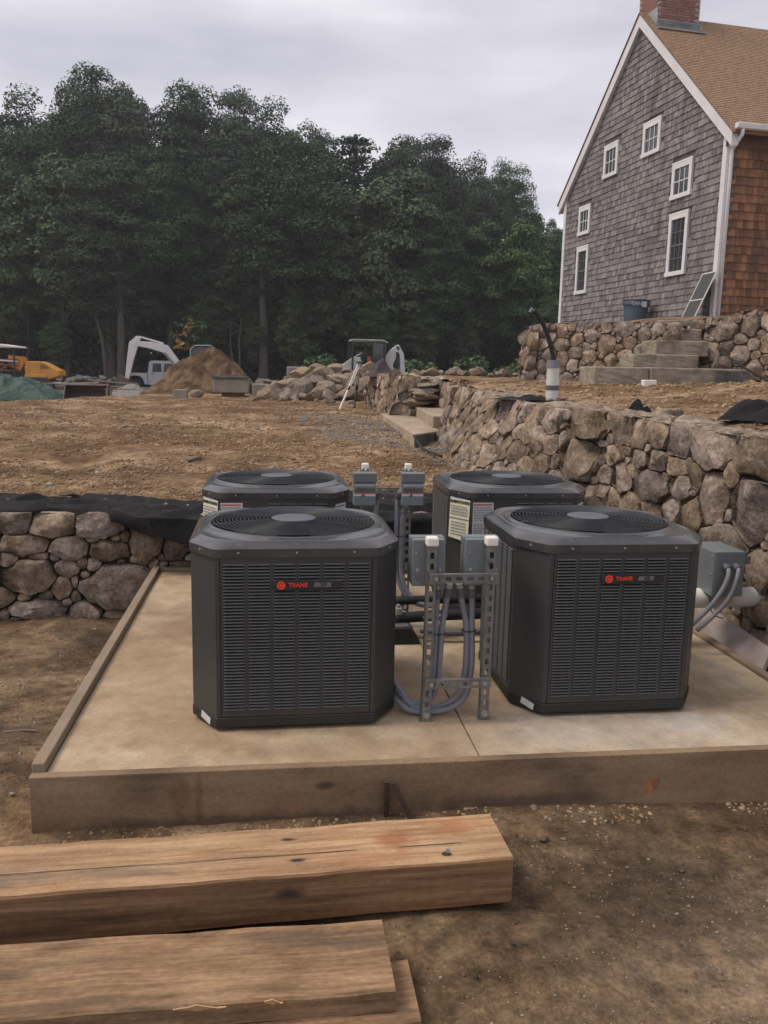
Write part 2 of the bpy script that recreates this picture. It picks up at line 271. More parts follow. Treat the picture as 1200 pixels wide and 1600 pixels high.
M['needle']=mat('pine_needle',[(.026,.046,.027),(.042,.070,.038),(.062,.095,.05)],scale=.6,rough=.7,rand=.2,spec=.1)
M['leafy']=mat('leaf_yellow',[(.30,.17,.02),(.48,.30,.04)],scale=2,rough=.6)
M['bark']=mat('bark',[(.045,.039,.032),(.085,.075,.063),(.12,.108,.092)],scale=2,rough=.95,stretch=(4,4,.6),bump=.5)
M['vwhite']=mat('vehicle_white',[(.55,.56,.58),(.66,.67,.68)],scale=1.2,rough=.35,coat=.3)
M['vblack']=mat('vehicle_black',[(.015,.015,.017),(.03,.03,.032)],scale=3,rough=.5)
M['vyellow']=mat('machine_yellow',[(.50,.22,.03),(.62,.29,.045)],scale=2,rough=.5,wear=((.28,.15,.06),1.4,.58))
M['vred']=mat('machine_red',[(.16,.045,.035),(.25,.08,.06)],scale=3,rough=.6)
M['maroon']=mat('dark_maroon',[(.028,.016,.018),(.05,.03,.032)],scale=3,rough=.7)
M['tarp']=mat('green_tarp',[(.014,.045,.034),(.028,.078,.058)],scale=3,rough=.55,bump=1,bscale=5,bdist=.08)
M['steel']=mat('bucket_steel',[(.075,.05,.04),(.13,.09,.07)],scale=2,rough=.6)
M['orange']=mat('cone_orange',[(.75,.13,.04)],scale=3,rough=.6)
M['bluebin']=mat('blue_plastic',[(.055,.085,.115),(.075,.105,.14)],scale=3,rough=.5)
M['mesh']=mat('screen_mesh',[(.05,.05,.055),(.075,.075,.08)],scale=60,rough=.7)
M['board']=mat('weathered_board',[(.21,.17,.15),(.31,.26,.235),(.37,.32,.29)],scale=3,rough=.75,wear=((.2,.14,.11),3,.55))
M['cblock']=mat('concrete_block',[(.22,.19,.155),(.33,.295,.25)],scale=3,rough=.9,bump=.3)
M['lumber']=mat('old_lumber',[(.2,.17,.14),(.33,.29,.24)],scale=3,rough=.9,rand=.2)
M['grass']=mat('weed_green',[(.045,.075,.026),(.085,.135,.045)],scale=2,rough=.7)
# ---------------------------------------------------------------- terrain
topP=np.array([(2,3.0,1.45),(4.7,2.92,1.45),(5.6,2.84,1.46),(6.5,2.70,1.52),(7.6,2.5,1.5),(9,2.42,1.56),(10.9,2.28,1.63)])
basP=np.array([(2,2.95,-.15),(5,2.86,-.15),(6.6,2.62,-.05),(7.3,2.3,.5),(8.7,1.98,.78),(10.9,2.10,.87)])
def wallx(y): return np.interp(y,[2,4.7,6.5,9,10.9,14.6,19,24],[3.1,3.05,2.85,2.55,2.45,2.35,2.25,2.3])
def z_low(x,y):
    z=-.15*sst(3.2,6.4,y)*(x<-.9)+0*x
    z=z-.15*(x>2.6)*sst(2.5,4,y)
    return z+fbm(x,y,.8,3,1)*.05+fbm(x,y,4.5,4,5)*.026*np.where((y>3.0)&(x>-1.1)&(x<2.7),.3,1)+fbm(x,y,19,3,6)*.007
def z_plat(x,y):
    z=np.interp(y,[6.4,8.5,10,13,17,22,60],[.68,.8,.88,.93,.99,1.02,1.02])
    edge=np.interp(x,[-30,-6,-5.3,-3.6,-2.4,0,30],[14,16.5,17.6,21.5,25.5,28,30])
    d=y-edge
    z=z-sst(0,9,d)*.42-sst(14,30,d)*.45
    z=z+.03*np.exp(-(d/1.2)**2)
    rough=.4+.6*sst(6,9,y)
    z=z+fbm(x,y,.5,3,2)*.05+fbm(x,y,3.1,4,8)*.045*rough+fbm(x,y,11,3,11)*.016
    # wheel ruts running away to the left
    z=z-.03*np.exp(-((x+2.4+.22*(y-10)+.3*np.sin(y*.4))/.25)**2)*(y<20)
    return z
def z_terr(x,y):
    z=np.interp(y,[2,6,9.5,11,13,20,21.5,30],[1.36,1.42,1.54,1.66,1.70,1.69,1.6,.6])
    z=z+.25*np.clip(x-3.2,0,3)*sst(12,9,y)*.35
    z=np.minimum(z,1.74)
    return z+fbm(x,y,1.1,3,21)*.05+fbm(x,y,6,3,22)*.02
def sheet(name,xs,ys,zf,m_,smooth=True,xoff=None):
    X,Y=np.meshgrid(xs,ys)
    if xoff is not None: X=X+xoff(Y)
    Z=zf(X,Y); n,mm=X.shape
    V=np.stack([X,Y,Z],-1).reshape(-1,3)
    i=np.arange(n-1)[:,None]*mm+np.arange(mm-1)[None]; F_=np.stack([i,i+1,i+mm+1,i+mm],-1).reshape(-1,4)
    o=link(name,mesh_np(name,V,F_,m_,smooth)); o['kind']='structure'; return o
sheet('ground',np.linspace(-7,8,300),np.concatenate([np.linspace(-1.5,1.2,20),np.linspace(1.22,6.95,260)]),z_low,M['dirt'])
sheet('dirt_plateau',np.concatenate([np.linspace(-34,-8,60),np.linspace(-7.9,0,330)]),np.concatenate([np.linspace(6.82,13,330),np.linspace(13.04,24,170),np.linspace(24.3,60,80)]),z_plat,M['dirt_plateau'],xoff=lambda Y: wallx(Y)*1.0)
sheet('terrace_ground',np.concatenate([np.linspace(0,3,60),np.linspace(3.1,16,60)]),np.linspace(2,21.5,170),z_terr,M['dirt_plateau'],xoff=lambda Y: wallx(Y)+np.where((Y>10.9)&(Y<14.6),.45,0.))
def z_far(x,y):
    return .04+.75*sst(52,64,y)+fbm(x,y,.08,3,31)*.3-.6*sst(30,18,y)
sheet('far_ground',np.linspace(-320,320,90),np.concatenate([np.linspace(20,80,60),np.linspace(84,700,30)]),z_far,M['dirt_far'])
sheet('near_field',np.linspace(-60,60,40),np.linspace(-40,20,30),lambda x,y:-.35+0*x,M['dirt_far'])

# ---------------------------------------------------------------- rocks (shared meshes)
def rock_mesh(seed,mt,sub=2,flat=.75,name='rock'):
    r=random.Random(seed); bm=bmesh.new(); bmesh.ops.create_icosphere(bm,subdivisions=sub,radius=1)
    pl=[(Vector((r.gauss(0,1),r.gauss(0,1),r.gauss(0,1))).normalized(),r.uniform(.5,.86)) for _ in range(13)]
    o=[Vector((r.gauss(0,1),r.gauss(0,1),r.gauss(0,1))) for _ in range(6)]
    for v in bm.verts:
        p=v.co.copy()
        for n,d in pl:
            k=p.dot(n)
            if k>d: p-=n*(k-d)*.97
        w=sum(math.sin(p.dot(q)*3+i) for i,q in enumerate(o))*.025
        v.co=p*(1+w)
    mx_=[max(abs(v.co[i]) for v in bm.verts) for i in range(3)]
    for v in bm.verts: v.co=Vector((v.co.x/mx_[0],v.co.y/mx_[1],v.co.z/mx_[2]*flat))
    me=bpy.data.meshes.new(name); bm.to_mesh(me); bm.free(); me.materials.append(mt); me.shade_smooth()
    try: me.set_sharp_from_angle(angle=R(28))
    except Exception: pass
    return me
ROCK=[rock_mesh(i,M['stone_top'],3) for i in range(6)]
ROCKD=[rock_mesh(i+20,M['stone_dark'],2) for i in range(4)]
def rock(loc,s,name='boulder',label=None,cat='rock',group=None,meshes=ROCK,rot=None,sc=None):
    o=link(name,random.choice(meshes)); o.location=loc
    o.rotation_euler=rot or (random.uniform(-.4,.4),random.uniform(-.4,.4),random.uniform(0,6.28))
    sc=sc or (random.uniform(.8,1.25),random.uniform(.7,1.1),random.uniform(.75,1.1)); o.scale=(s*sc[0],s*sc[1],s*sc[2])
    return tag(o,label,cat,group)
def out_pad(x,y): return ~((x>-1.0)&(x<2.66)&(y>3.18))
rngp=np.random.default_rng(99); PZ0=.23
def pebbles(name,n,xf,yf,zf,smin,smax,mt,seed,label,cat,dens=None,octa=False,pw=4):
    g=np.random.default_rng(seed); x=g.uniform(*xf,n) ; y=g.uniform(*yf,n)
    if dens is not None: k=g.random(n)<dens(x,y); x=x[k];y=y[k]; n=len(x)
    z=zf(x,y); s=smin+(smax-smin)*g.random(n)**pw
    t=(1+5**.5)/2; ico=np.array([(-1,t,0),(1,t,0),(-1,-t,0),(1,-t,0),(0,-1,t),(0,1,t),(0,-1,-t),(0,1,-t),(t,0,-1),(t,0,1),(-t,0,-1),(-t,0,1)])/1.9
    fc=np.array([(0,11,5),(0,5,1),(0,1,7),(0,7,10),(0,10,11),(1,5,9),(5,11,4),(11,10,2),(10,7,6),(7,1,8),(3,9,4),(3,4,2),(3,2,6),(3,6,8),(3,8,9),(4,9,5),(2,4,11),(6,2,10),(8,6,7),(9,8,1)])
    if octa:
        ico=np.array([(1,0,0),(0,1,0),(-1,0,0),(0,-1,0),(0,0,1),(0,0,-1)],float); fc=np.array([(0,1,4),(1,2,4),(2,3,4),(3,0,4),(1,0,5),(2,1,5),(3,2,5),(0,3,5)])
    nv=len(ico)
    V=ico[None]*(g.uniform(.55,1.25,(n,nv,1)))*np.stack([g.uniform(.7,1.3,n),g.uniform(.7,1.3,n),g.uniform(.4,.9,n)],-1)[:,None]*s[:,None,None]
    a=g.uniform(0,6.28,n); c,s_=np.cos(a)[:,None],np.sin(a)[:,None]
    V=np.stack([V[...,0]*c-V[...,1]*s_,V[...,0]*s_+V[...,1]*c,V[...,2]],-1)+np.stack([x,y,z+s*.12],-1)[:,None]
    F_=(fc[None]+np.arange(n)[:,None,None]*nv).reshape(-1,3)
    return tag(link(name,mesh_np(name,V.reshape(-1,3),F_,mt)),label,cat,None,'stuff')
pebbles('gravel_scatter',3000,(-3,5.0),(1.6,6.5),z_low,.0025,.015,M['pebble'],1,'small pale stones scattered over the bare earth round the pad','gravel',lambda x,y:out_pad(x,y)&(rngp.random(len(x))<np.clip(.12+1.3*sst(2.2,3.1,y)*(vn(x*2,y*2,4)+.5),0,1)))
pebbles('pad_debris',900,(-.88,2.58),(3.26,6.5),lambda x,y:PZ0+0*x,.0012,.006,M['pebble'],51,'tiny bits of grit and dirt left on the concrete pad','grit',lambda x,y:(vn(x*3,y*3,9)>.02)|(x<-.75),octa=True,pw=5)
pebbles('gravel_strip',2200,(-1.0,2.2),(3.02,3.19),lambda x,y:z_low(x,y)-.004,.003,.014,M['clod'],12,'loose grit along the foot of the pad front board','gravel',lambda x,y:vn(x*3,y*3,3)>-.2)
pebbles('dirt_clods',46000,(-5.5,2.2),(6.9,12.5),z_plat,.004,.026,M['clod'],2,'crumbly clods and small stones on the dirt plateau','dirt clods',lambda x,y:(np.abs(x)<y*.62)&(vn(x*1.3,y*2.2,3)>-.25),octa=True,pw=3)
pebbles('far_clods',12000,(-7,2.2),(12.5,20),z_plat,.010,.035,M['clod'],22,'coarser clods farther back on the dirt plateau','dirt clods',lambda x,y:vn(x*.8,y*1.2,3)>-.2,octa=True,pw=3)
pebbles('front_grit',26000,(-2.2,3.2),(1.7,6.5),z_low,.0018,.008,M['pebble'],31,'fine grit scattered through the bare earth around the pad','grit',lambda x,y:out_pad(x,y)&((vn(x*2.5,y*2.5,7)>-.05)),octa=True,pw=3)
pebbles('front_crumbs',20000,(-2.2,3.2),(1.7,6.5),z_low,.0015,.007,M['dirt'],32,'crumbs of soil on the bare earth around the pad','soil crumbs',lambda x,y:out_pad(x,y),octa=True,pw=3)
pebbles('plateau_stones',700,(-6.5,2.0),(7.2,18),z_plat,.012,.05,M['pebble'],9,'small pale stones strewn over the dirt plateau','gravel')
pebbles('grey_gravel',26000,(.4,2.1),(7.2,15.5),z_plat,.006,.022,M['gravel'],3,'grey crushed gravel spread in front of the granite steps','gravel',lambda x,y:(x>1.75-.09*(y-8)-.9*sst(9,11.5,y)+fbm(x,y,1.2,2,40)*.5)&(x<wallx(y)-.3)&(vn(x*4,y*4,5)>-.2),octa=True)
pebbles('terrace_rubble',9000,(2.5,7.5),(4,12.5),z_terr,.006,.04,M['clod'],4,'clods of soil on the terrace behind the wall','dirt clods',lambda x,y:x>wallx(y)+.1)

# ---------------------------------------------------------------- stone walls
def cells(E,nd=22,cap=1.7,step=34):
    E=np.array(E,float)           # cx cy rx ry ang
    out=[]; N_=len(E)
    ang=np.linspace(0,2*np.pi,nd,endpoint=False)
    for i in range(N_):
        cx,cy,rx,ry,a=E[i]
        near=np.where((np.hypot(E[:,0]-cx,E[:,1]-cy)<(np.maximum(E[:,2],E[:,3])+max(rx,ry))*1.45)&(np.arange(N_)!=i))[0]
        t=np.linspace(0.15,cap,step)
        ux=np.cos(ang)[:,None]*rx*t; uy=np.sin(ang)[:,None]*ry*t
        X=cx+ux*np.cos(a)-uy*np.sin(a); Y=cy+ux*np.sin(a)+uy*np.cos(a)
        ok=np.ones(X.shape,bool)
        for j in near:
            bx,by,sx,sy,b=E[j]; dx=X-bx; dy=Y-by
            px=dx*np.cos(b)+dy*np.sin(b); py=-dx*np.sin(b)+dy*np.cos(b)
            ok&=np.hypot(px/sx,py/sy)>t[None]
        k=np.argmin(ok,1); k=np.where(ok.all(1),step,k); k=np.maximum(k-1,0)
        r=t[k]
        r=np.minimum(r,(np.roll(r,1)+np.roll(r,-1)+r)/3*1.12)
        g=.003/min(rx,ry); r=np.maximum(r*.985-g,.12)
        ex=np.cos(ang)*rx*r; ey=np.sin(ang)*ry*r
        out.append(np.stack([cx+ex*np.cos(a)-ey*np.sin(a),cy+ex*np.sin(a)+ey*np.cos(a)],1))
    return out
def stone_mesh(poly,c,fr,bulge,seed,mt,back=.12):
    """poly in (s,h); fr maps (s,h,n)->world"""
    g=np.random.default_rng(seed); n=len(poly); c=np.asarray(c)
    size=np.sqrt(np.abs(np.sum(poly[:,0]*np.roll(poly[:,1],-1)-poly[:,1]*np.roll(poly[:,0],-1)))/2)
    b=bulge*size
    tx,ty=g.uniform(-.22,.22,2)
    prof=[(1.0,-back),(1.0,0.0),(.985,.40),(.945,.70),(.87,.87),(.66,.96),(.34,1.0)]
    fac=[(g.uniform(0,6.28),g.uniform(.25,.7),g.uniform(.68,.98)) for _ in range(4)]
    V=[]; a1,a2=g.uniform(0,6.28,2)
    for k,(sc,h) in enumerate(prof):
        q=c+(poly-c)*sc
        nn=np.full(n,h*b if h>=0 else h)
        if h>0:
            rel=(q-c)
            nn=nn+(rel[:,0]*tx+rel[:,1]*ty)*min(1,h*1.3)+fbm(q[:,0]+seed*.37,q[:,1]+seed*.11,4.5/size*.35,3,seed%50)*b*.7
            for (fa,fs_,fo) in fac:
                nn=np.minimum(nn,b*fo+ (rel[:,0]*math.cos(fa)+rel[:,1]*math.sin(fa))*fs_+.15*b)
            q=q+np.stack([fbm(q[:,0]*1+seed,q[:,1]-k,9,2,3),fbm(q[:,0]-seed,q[:,1]+k,9,2,4)],1)*size*.11
        V+= [fr(q[i,0],q[i,1],nn[i]) for i in range(n)]
    V.append(tuple(np.mean(V[-n:],0)))
    F_=[]
    for k in range(len(prof)-1):
        for i in range(n): F_.append((k*n+i,k*n+(i+1)%n,(k+1)*n+(i+1)%n,(k+1)*n+i))
    o=(len(prof)-1)*n
    for i in range(n): F_.append((o+i,o+(i+1)%n,len(V)-1))
    ctr=np.mean(V,0); V=[tuple(np.asarray(v)-ctr) for v in V]
    me=bpy.data.meshes.new('stone'); me.from_pydata(V,[],F_); me.materials.append(mt); me.shade_smooth(); me.update()
    bm=bmesh.new(); bm.from_mesh(me); bmesh.ops.recalc_face_normals(bm,faces=bm.faces); bm.to_mesh(me); bm.free()
    me.set_sharp_from_angle(angle=R(42))
    return me,ctr
def lay_stones(parent,E,fr,bulge,mt,seed=0,nd=22,maxn=290,cap=1.7,origin=(0,0,0),clip=None):
    E=[tuple(e)+(0,) if len(e)==4 else tuple(e) for e in E]
    P=cells(E,nd,cap)
    if clip: P=[np.stack([p[:,0],np.clip(p[:,1],clip[0],clip[1](p[:,0]))],1) for p in P]
    rest=MB()
    for i,(e,p) in enumerate(zip(E,P)):
        me,c=stone_mesh(p,e[:2],fr,bulge,seed+i,mt)
        if i<maxn: link('stone',me,parent,tuple(np.asarray(c)))
        else: rest.add([tuple(Vector(v.co)+Vector(c)) for v in me.vertices],[tuple(f.vertices) for f in me.polygons]); bpy.data.meshes.remove(me)
    if rest.v: o=rest.build('chink_stones',mt,parent,smooth=True); o['kind']='stuff'
def pack(s0,s1,h0,h1,rmin,rmax,seed,fixed=(),n=6000,asp=(1.0,1.7),tight=.86):
    g=random.Random(seed); E=[tuple(e)+(0,) if len(e)==4 else tuple(e) for e in fixed]; 
    for k in range(n):
        f=1-k/n; r=rmin+(rmax-rmin)*f**1.3
        a=g.uniform(*asp); rx,ry=r*math.sqrt(a),r/math.sqrt(a)
        hh=h1(0) if callable(h1) else h1
        s=g.uniform(s0,s1); top=h1(s) if callable(h1) else h1
        h=g.uniform(h0+ry*.7,max(top-ry*.7,h0+ry*.71))
        ok=True
        for (x,y,sx,sy,_) in E:
            if abs(x-s)>sx+rx or abs(y-h)>sy+ry: continue
            if math.hypot((x-s)/(sx+rx),(y-h)/(sy+ry))<tight: ok=False;break
        if ok: E.append((s,h,rx,ry,g.uniform(-.25,.25)))
    return E
# main retaining wall beside the pad; s = y, h = distance down from the front edge of the top
def A_pt(y,h):
    tx,tz=np.interp(y,topP[:,0],topP[:,1]),np.interp(y,topP[:,0],topP[:,2]); bx,bz=np.interp(y,basP[:,0],basP[:,1]),np.interp(y,basP[:,0],basP[:,2])
    v=h/(tz-bz); return np.array([tx+(bx-tx)*v,y,tz+(bz-tz)*v]),tz-bz
def frA(s,h,n):
    p,_=A_pt(s,h); return p+np.array([-.97,-.2,.12])*n
wallA=thing('stone_wall','long dry fieldstone retaining wall running back along the right side of the concrete pad','stone wall')
near=[(6.88,.13,.38,.13),(6.36,.12,.14,.15),(6.12,.11,.13,.13),(5.88,.09,.14,.1),(5.62,.1,.16,.11),(5.24,.12,.26,.13),(4.75,.12,.24,.13),(6.92,.41,.28,.2),(6.64,.25,.1,.03),(6.48,.33,.13,.08),(6.3,.27,.07,.05),(6.1,.3,.11,.08),(5.88,.27,.13,.09),(5.62,.28,.12,.08),(6.56,.5,.11,.08),(6.3,.5,.14,.11),(6.16,.4,.1,.06),(5.9,.47,.22,.14),(5.56,.4,.13,.09),(5.75,.37,.07,.03),(5.16,.42,.15,.2),(5.38,.3,.08,.1),(4.76,.42,.22,.23),(6.6,.7,.18,.12),(6.38,.67,.09,.09),(6.14,.66,.14,.09),(5.86,.64,.15,.07),(5.64,.6,.11,.11),(5.38,.6,.15,.15),(5.02,.7,.24,.13),(7.44,.12,.16,.1),(7.36,.32,.13,.09),(7.4,.52,.12,.12),(4.62,.78,.14,.15),(4.6,1.02,.16,.09),(4.45,1.25,.2,.14),(4.95,.95,.2,.13),(5.3,.88,.17,.13),(4.95,1.2,.24,.14)]
EA=pack(3.0,10.85,0,lambda s:A_pt(s,0)[1],.032,.15,5,near,n=16000,asp=(.6,1.7))
EA=[e for e in EA if e[0]>3.1]
lay_stones(wallA,EA,frA,.25,M['stone'],100,nd=26,maxn=296,clip=(-.01,lambda q:q*0+3))
# top of the wall, a level bed of rough stones
wt=thing('wall_coping','rough flat top course of stones along the long retaining wall','wall coping')
def frAt(s,h,n):
    p,_=A_pt(s,0); hh=h
    return np.array([p[0]+.03+hh,p[1],p[2]-.03+n+hh*.05])
wt_E=pack(3.0,10.9,0,.5,.05,.15,9,n=2600,asp=(.8,1.5))
lay_stones(wallA,[] ,frA,.3,M['stone'])
core=MB()
ys=np.linspace(2.4,10.8,30)
def corepts(y):
    p,H=A_pt(y,0); q,_=A_pt(y,H); return [(q[0]+.06,y,q[2]-.1),(p[0]+.07,y,p[2]-.05),(p[0]+.55,y,p[2]-.05),(p[0]+.6,y,q[2]-.1)]
vs=[v for y in ys for v in corepts(y)]; fs=[]
for i in range(len(ys)-1):
    for k in range(3): fs.append((i*4+k,i*4+k+1,(i+1)*4+k+1,(i+1)*4+k))
fs+=[(3,2,1,0),tuple((len(ys)-1)*4+k for k in range(4))]
core.add(vs,fs); core.build('wall_core',M['core'],wallA)
bpy.data.objects.remove(wt)
capE=[np.stack([p[:,0],np.clip(p[:,1],-.02,.6)],1) for p in cells([e for e in wt_E],16)]
cb=MB()
for i,(e,p) in enumerate(zip(wt_E,capE)):
    me,c=stone_mesh(p,e[:2],frAt,.14,900+i,M['stone_top'],back=.06)
    if i<0: continue
    b=[tuple(Vector(v.co)+Vector(c)) for v in me.vertices]; cb.add(b,[tuple(f.vertices) for f in me.polygons]); bpy.data.meshes.remove(me)
o=cb.build('coping_stones',M['stone_top'],wallA,smooth=True); o['kind']='stuff'
# end face of wall A at the steps (faces away and to the left)
def flat_wall(label,P0,P1,z0f,z1f,rmin,rmax,seed,thick=.5,bulge=.22,top=True,mt='stone',batter=.06,asp=(.85,1.6),n=3500,fixed=(),cat='stone wall',endcap=True):
    P0=np.array(P0,float); P1=np.array(P1,float); Ln=np.linalg.norm(P1-P0); d=(P1-P0)/Ln; nr=np.array([d[1],-d[0]])  # outward normal: right of direction
    th=thing('stone_wall',label,cat)
    def fr(s,h,n):   # h measured up from z0
        q=P0+d*s; z0=z0f(s); q=q+nr*(n-batter*h); return np.array([q[0],q[1],z0+h])
    H=lambda s:z1f(s)-z0f(s)
    E=pack(0,Ln,0,H,rmin,rmax,seed,fixed,n=n,asp=asp)
    lay_stones(th,E,fr,bulge,M[mt],seed*31,nd=20,maxn=290,clip=(-.1,lambda q:np.array([H(a)+.02 for a in q])))
    if top:
        def frt(s,h,n):
            z1=z1f(s); q=P0+d*s-nr*(batter*H(s)+.02+h); return np.array([q[0],q[1],z1-.04+n])
        T=pack(0,Ln,0,thick,rmin*.8,rmax,seed+3,n=900); cc=MB()
        for i,(e,p) in enumerate(zip(T,cells(T,14))):
            p=np.stack([p[:,0],np.clip(p[:,1],-.02,thick+.05)],1)
            me,c=stone_mesh(p,e[:2],frt,.14,seed*77+i,M['stone_top'],back=.06)
            cc.add([tuple(Vector(v.co)+Vector(c)) for v in me.vertices],[tuple(f.vertices) for f in me.polygons]); bpy.data.meshes.remove(me)
        o=cc.build('coping_stones',M['stone_top'],th,smooth=True); o['kind']='stuff'
    c=MB(); a=[]; k=12
    for i in range(k+1):
        s=Ln*i/k; z0=z0f(s)-.15; z1=z1f(s)-.05; q=P0+d*s
        for (off,z) in ((-.05,z0),(-.05-batter*(z1-z0),z1),(-thick-.1,z1),(-thick-.1,z0)): w=q+nr*off; a.append((w[0],w[1],z))
    f=[(i*4+j,i*4+(j+1)%4,(i+1)*4+(j+1)%4,(i+1)*4+j) for i in range(k) for j in range(4)]+[(3,2,1,0),tuple(k*4+j for j in range(4))]
    c.add(a,f); c.build('wall_core',M['core'],th)
    return th
# low wall behind the pad: hand placed stones at the left, then packed
Lst=[(-2.01,.59,.128,.071),(-1.73,.57,.17,.075),(-1.38,.56,.17,.075),(-1.95,.43,.195,.08),(-1.61,.4,.15,.08),(-1.43,.47,.055,.027),(-1.3,.38,.16,.085),(-1.18,.49,.037,.045),(-1.02,.45,.14,.15),(-.79,.4,.11,.09),(-1.84,.34,.08,.03),(-1.64,.24,.095,.062),(-1.51,.28,.04,.04),(-1.91,.18,.2,.135),(-1.67,.08,.078,.098),(-1.575,.13,.026,.05),(-2.12,.01,.077,.077),(-1.79,.035,.06,.035),(-1.25,.08,.30,.18),(-1.86,-.08,.26,.07),(-1.11,.31,.04,.035),(-.9,.26,.037,.027),(-.75,.25,.1,.04)]
wx0=-3.4
fx=[(x-wx0,z+.22,a,b) for x,z,a,b in Lst]
flat_wall('low dry stone wall of rounded boulders at the back left of the pad under the black fabric',(wx0,6.63),(2.6,6.66),lambda s:-.22,lambda s:.66,.03,.13,3,thick=.3,bulge=.34,fixed=fx,top=True,batter=.05)
# wall beyond the granite steps
flat_wall('short stone wall beyond the granite slab steps with the survey tripod in front',(2.05,19.5),(2.25,14.5),lambda s:.88,lambda s:1.72,.09,.2,6,thick=.6,mt='stone')
flat_wall('end face of the far short wall turning the corner beside the slab steps',(2.25,14.5),(3.4,14.6),lambda s:.9,lambda s:1.66,.09,.2,7,thick=.3,top=False)
# upper wall in front of the house
flat_wall('fieldstone wall below the house, left of the granite staircase',(4.12,13.7),(5.74,12.02),lambda s:1.66,lambda s:2.60,.028,.12,8,thick=.5,asp=(.8,1.4),n=6000,fixed=[(1.35,.62,.16,.17,0),(1.62,.83,.17,.1,0),(1.9,.55,.1,.09,0),(2.15,.83,.12,.09,0)])
flat_wall('left return end of the fieldstone wall below the house',(4.35,14.9),(4.1,13.72),lambda s:1.6,lambda s:2.57,.06,.13,18,thick=.3,top=False)
flat_wall('taller fieldstone wall below the house, right of the granite staircase',(6.36,11.95),(8.7,8.4),lambda s:1.62,lambda s:np.interp(s,[0,.35,4.5],[2.68,2.74,2.9]),.03,.16,10,thick=.5,asp=(.8,1.35),n=6000)
flat_wall('face of the taller wall flanking the staircase on its right',(6.42,13.2),(6.42,12.05),lambda s:1.7,lambda s:2.68,.06,.14,19,thick=.3,top=False)
flat_wall('low stone facing set back above the upper granite slab between the two walls',(2.74,14.7),(2.74,10.7),lambda s:1.15,lambda s:1.62,.05,.13,44,thick=.4)
# granite steps
def slab(parent,name,x0,x1,y0,y1,z0,z1,mt,seed,bev=.015,skew=0):
    g=random.Random(seed); nx=max(3,int((x1-x0)/.08)); ny=max(3,int((y1-y0)/.08))
    bm=bmesh.new(); bmesh.ops.create_cube(bm,size=1)
    bmesh.ops.subdivide_edges(bm,edges=bm.edges,cuts=7,use_grid_fill=True)
    for v in bm.verts:
        x=x0+(v.co.x+.5)*(x1-x0)+skew*(v.co.y+.5)*(y1-y0); y=y0+(v.co.y+.5)*(y1-y0); z=z0+(v.co.z+.5)*(z1-z0)
        k=.004; v.co=Vector((x+g.uniform(-k,k),y+g.uniform(-k,k),z+g.uniform(-k,k)*.6))
    me=bpy.data.meshes.new(name); bm.to_mesh(me); bm.free(); me.materials.append(mt)
    o=link(name,me,parent); b=o.modifiers.new('bevel','BEVEL'); b.width=bev; b.segments=2; b.limit_method='ANGLE'; b.angle_limit=R(50); return o
st=thing('granite_staircase','grey granite block steps climbing through the stone wall towards the shingled house','steps')
slab(st,'step',4.25,5.02,11.0,11.6,1.62,1.925,M['granite'],1)
slab(st,'step',5.03,6.40,10.95,11.6,1.60,1.93,M['granite'],2)
slab(st,'step',5.0,5.98,11.5,12.0,1.92,2.12,M['granite'],3)
slab(st,'step',5.48,6.30,11.85,12.4,2.11,2.33,M['granite'],4)
slab(st,'step',5.85,6.36,12.2,12.8,2.3,2.52,M['granite'],5)
slab(st,'step',5.9,6.5,12.6,13.3,2.5,2.67,M['granite'],6)
o=slab(st,'dark_facing',5.95,6.41,10.91,10.955,1.6,1.9,M['granite_dark'],7,bev=.005)
# two long slabs rising through the gap in the lower wall
ss=thing('granite_slab','long tan granite slab, lowest of the side steps, with a dark end','slab step')
def slab2(parent,name,pts,z0,z1,mt,end=None):
    mb=MB(); mb.prism(pts,z0,z1); o=mb.build(name,mt,parent,bevel=.012)
    return o
slab2(ss,'slab_body',[(1.69,10.26),(2.16,10.95),(2.42,15.3),(1.86,15.2)],.86,1.045,M['granite_tan'])
e_=MB(); d=Vector((.47,.69,0)).normalized(); nrm=Vector((d.y,-d.x,0)); a=Vector((1.705,10.275,.87)); b=Vector((2.15,10.93,.87))
e_.bar(a+Vector((0,0,.08))+nrm*.004,b+Vector((0,0,.08))+nrm*.004,.008,.15); e_.build('dark_end',M['granite_dark'],ss)  # thin sheet of darker stone over the near end of the slab
s2=thing('granite_slab','upper tan granite slab set one step above the longest slab','slab step')
slab2(s2,'slab_body',[(2.13,11.4),(2.9,11.5),(3.0,15.0),(2.42,14.9)],1.0,1.21,M['granite_tan'])
for k,(x,y,z,sx) in enumerate([(2.45,14.2,1.28,.26),(2.52,14.1,1.38,.24),(2.5,14.2,1.48,.26),(2.58,14.3,1.58,.28),(2.36,13.9,1.45,.1)]):
    r_=rock((x,y,z),1,'flat_stone',['bottom flat fieldstone in the dry stack above the upper granite slab','second flat fieldstone up in the dry stack above the upper granite slab','third flat fieldstone up in the dry stack above the upper slab','topmost flat fieldstone of the dry stack above the upper slab','small flat fieldstone at the left of the dry stack above the slab'][k],'stone','flat stones stacked above the slab steps',rot=(0,0,.1*k),sc=(sx,.22,.085))
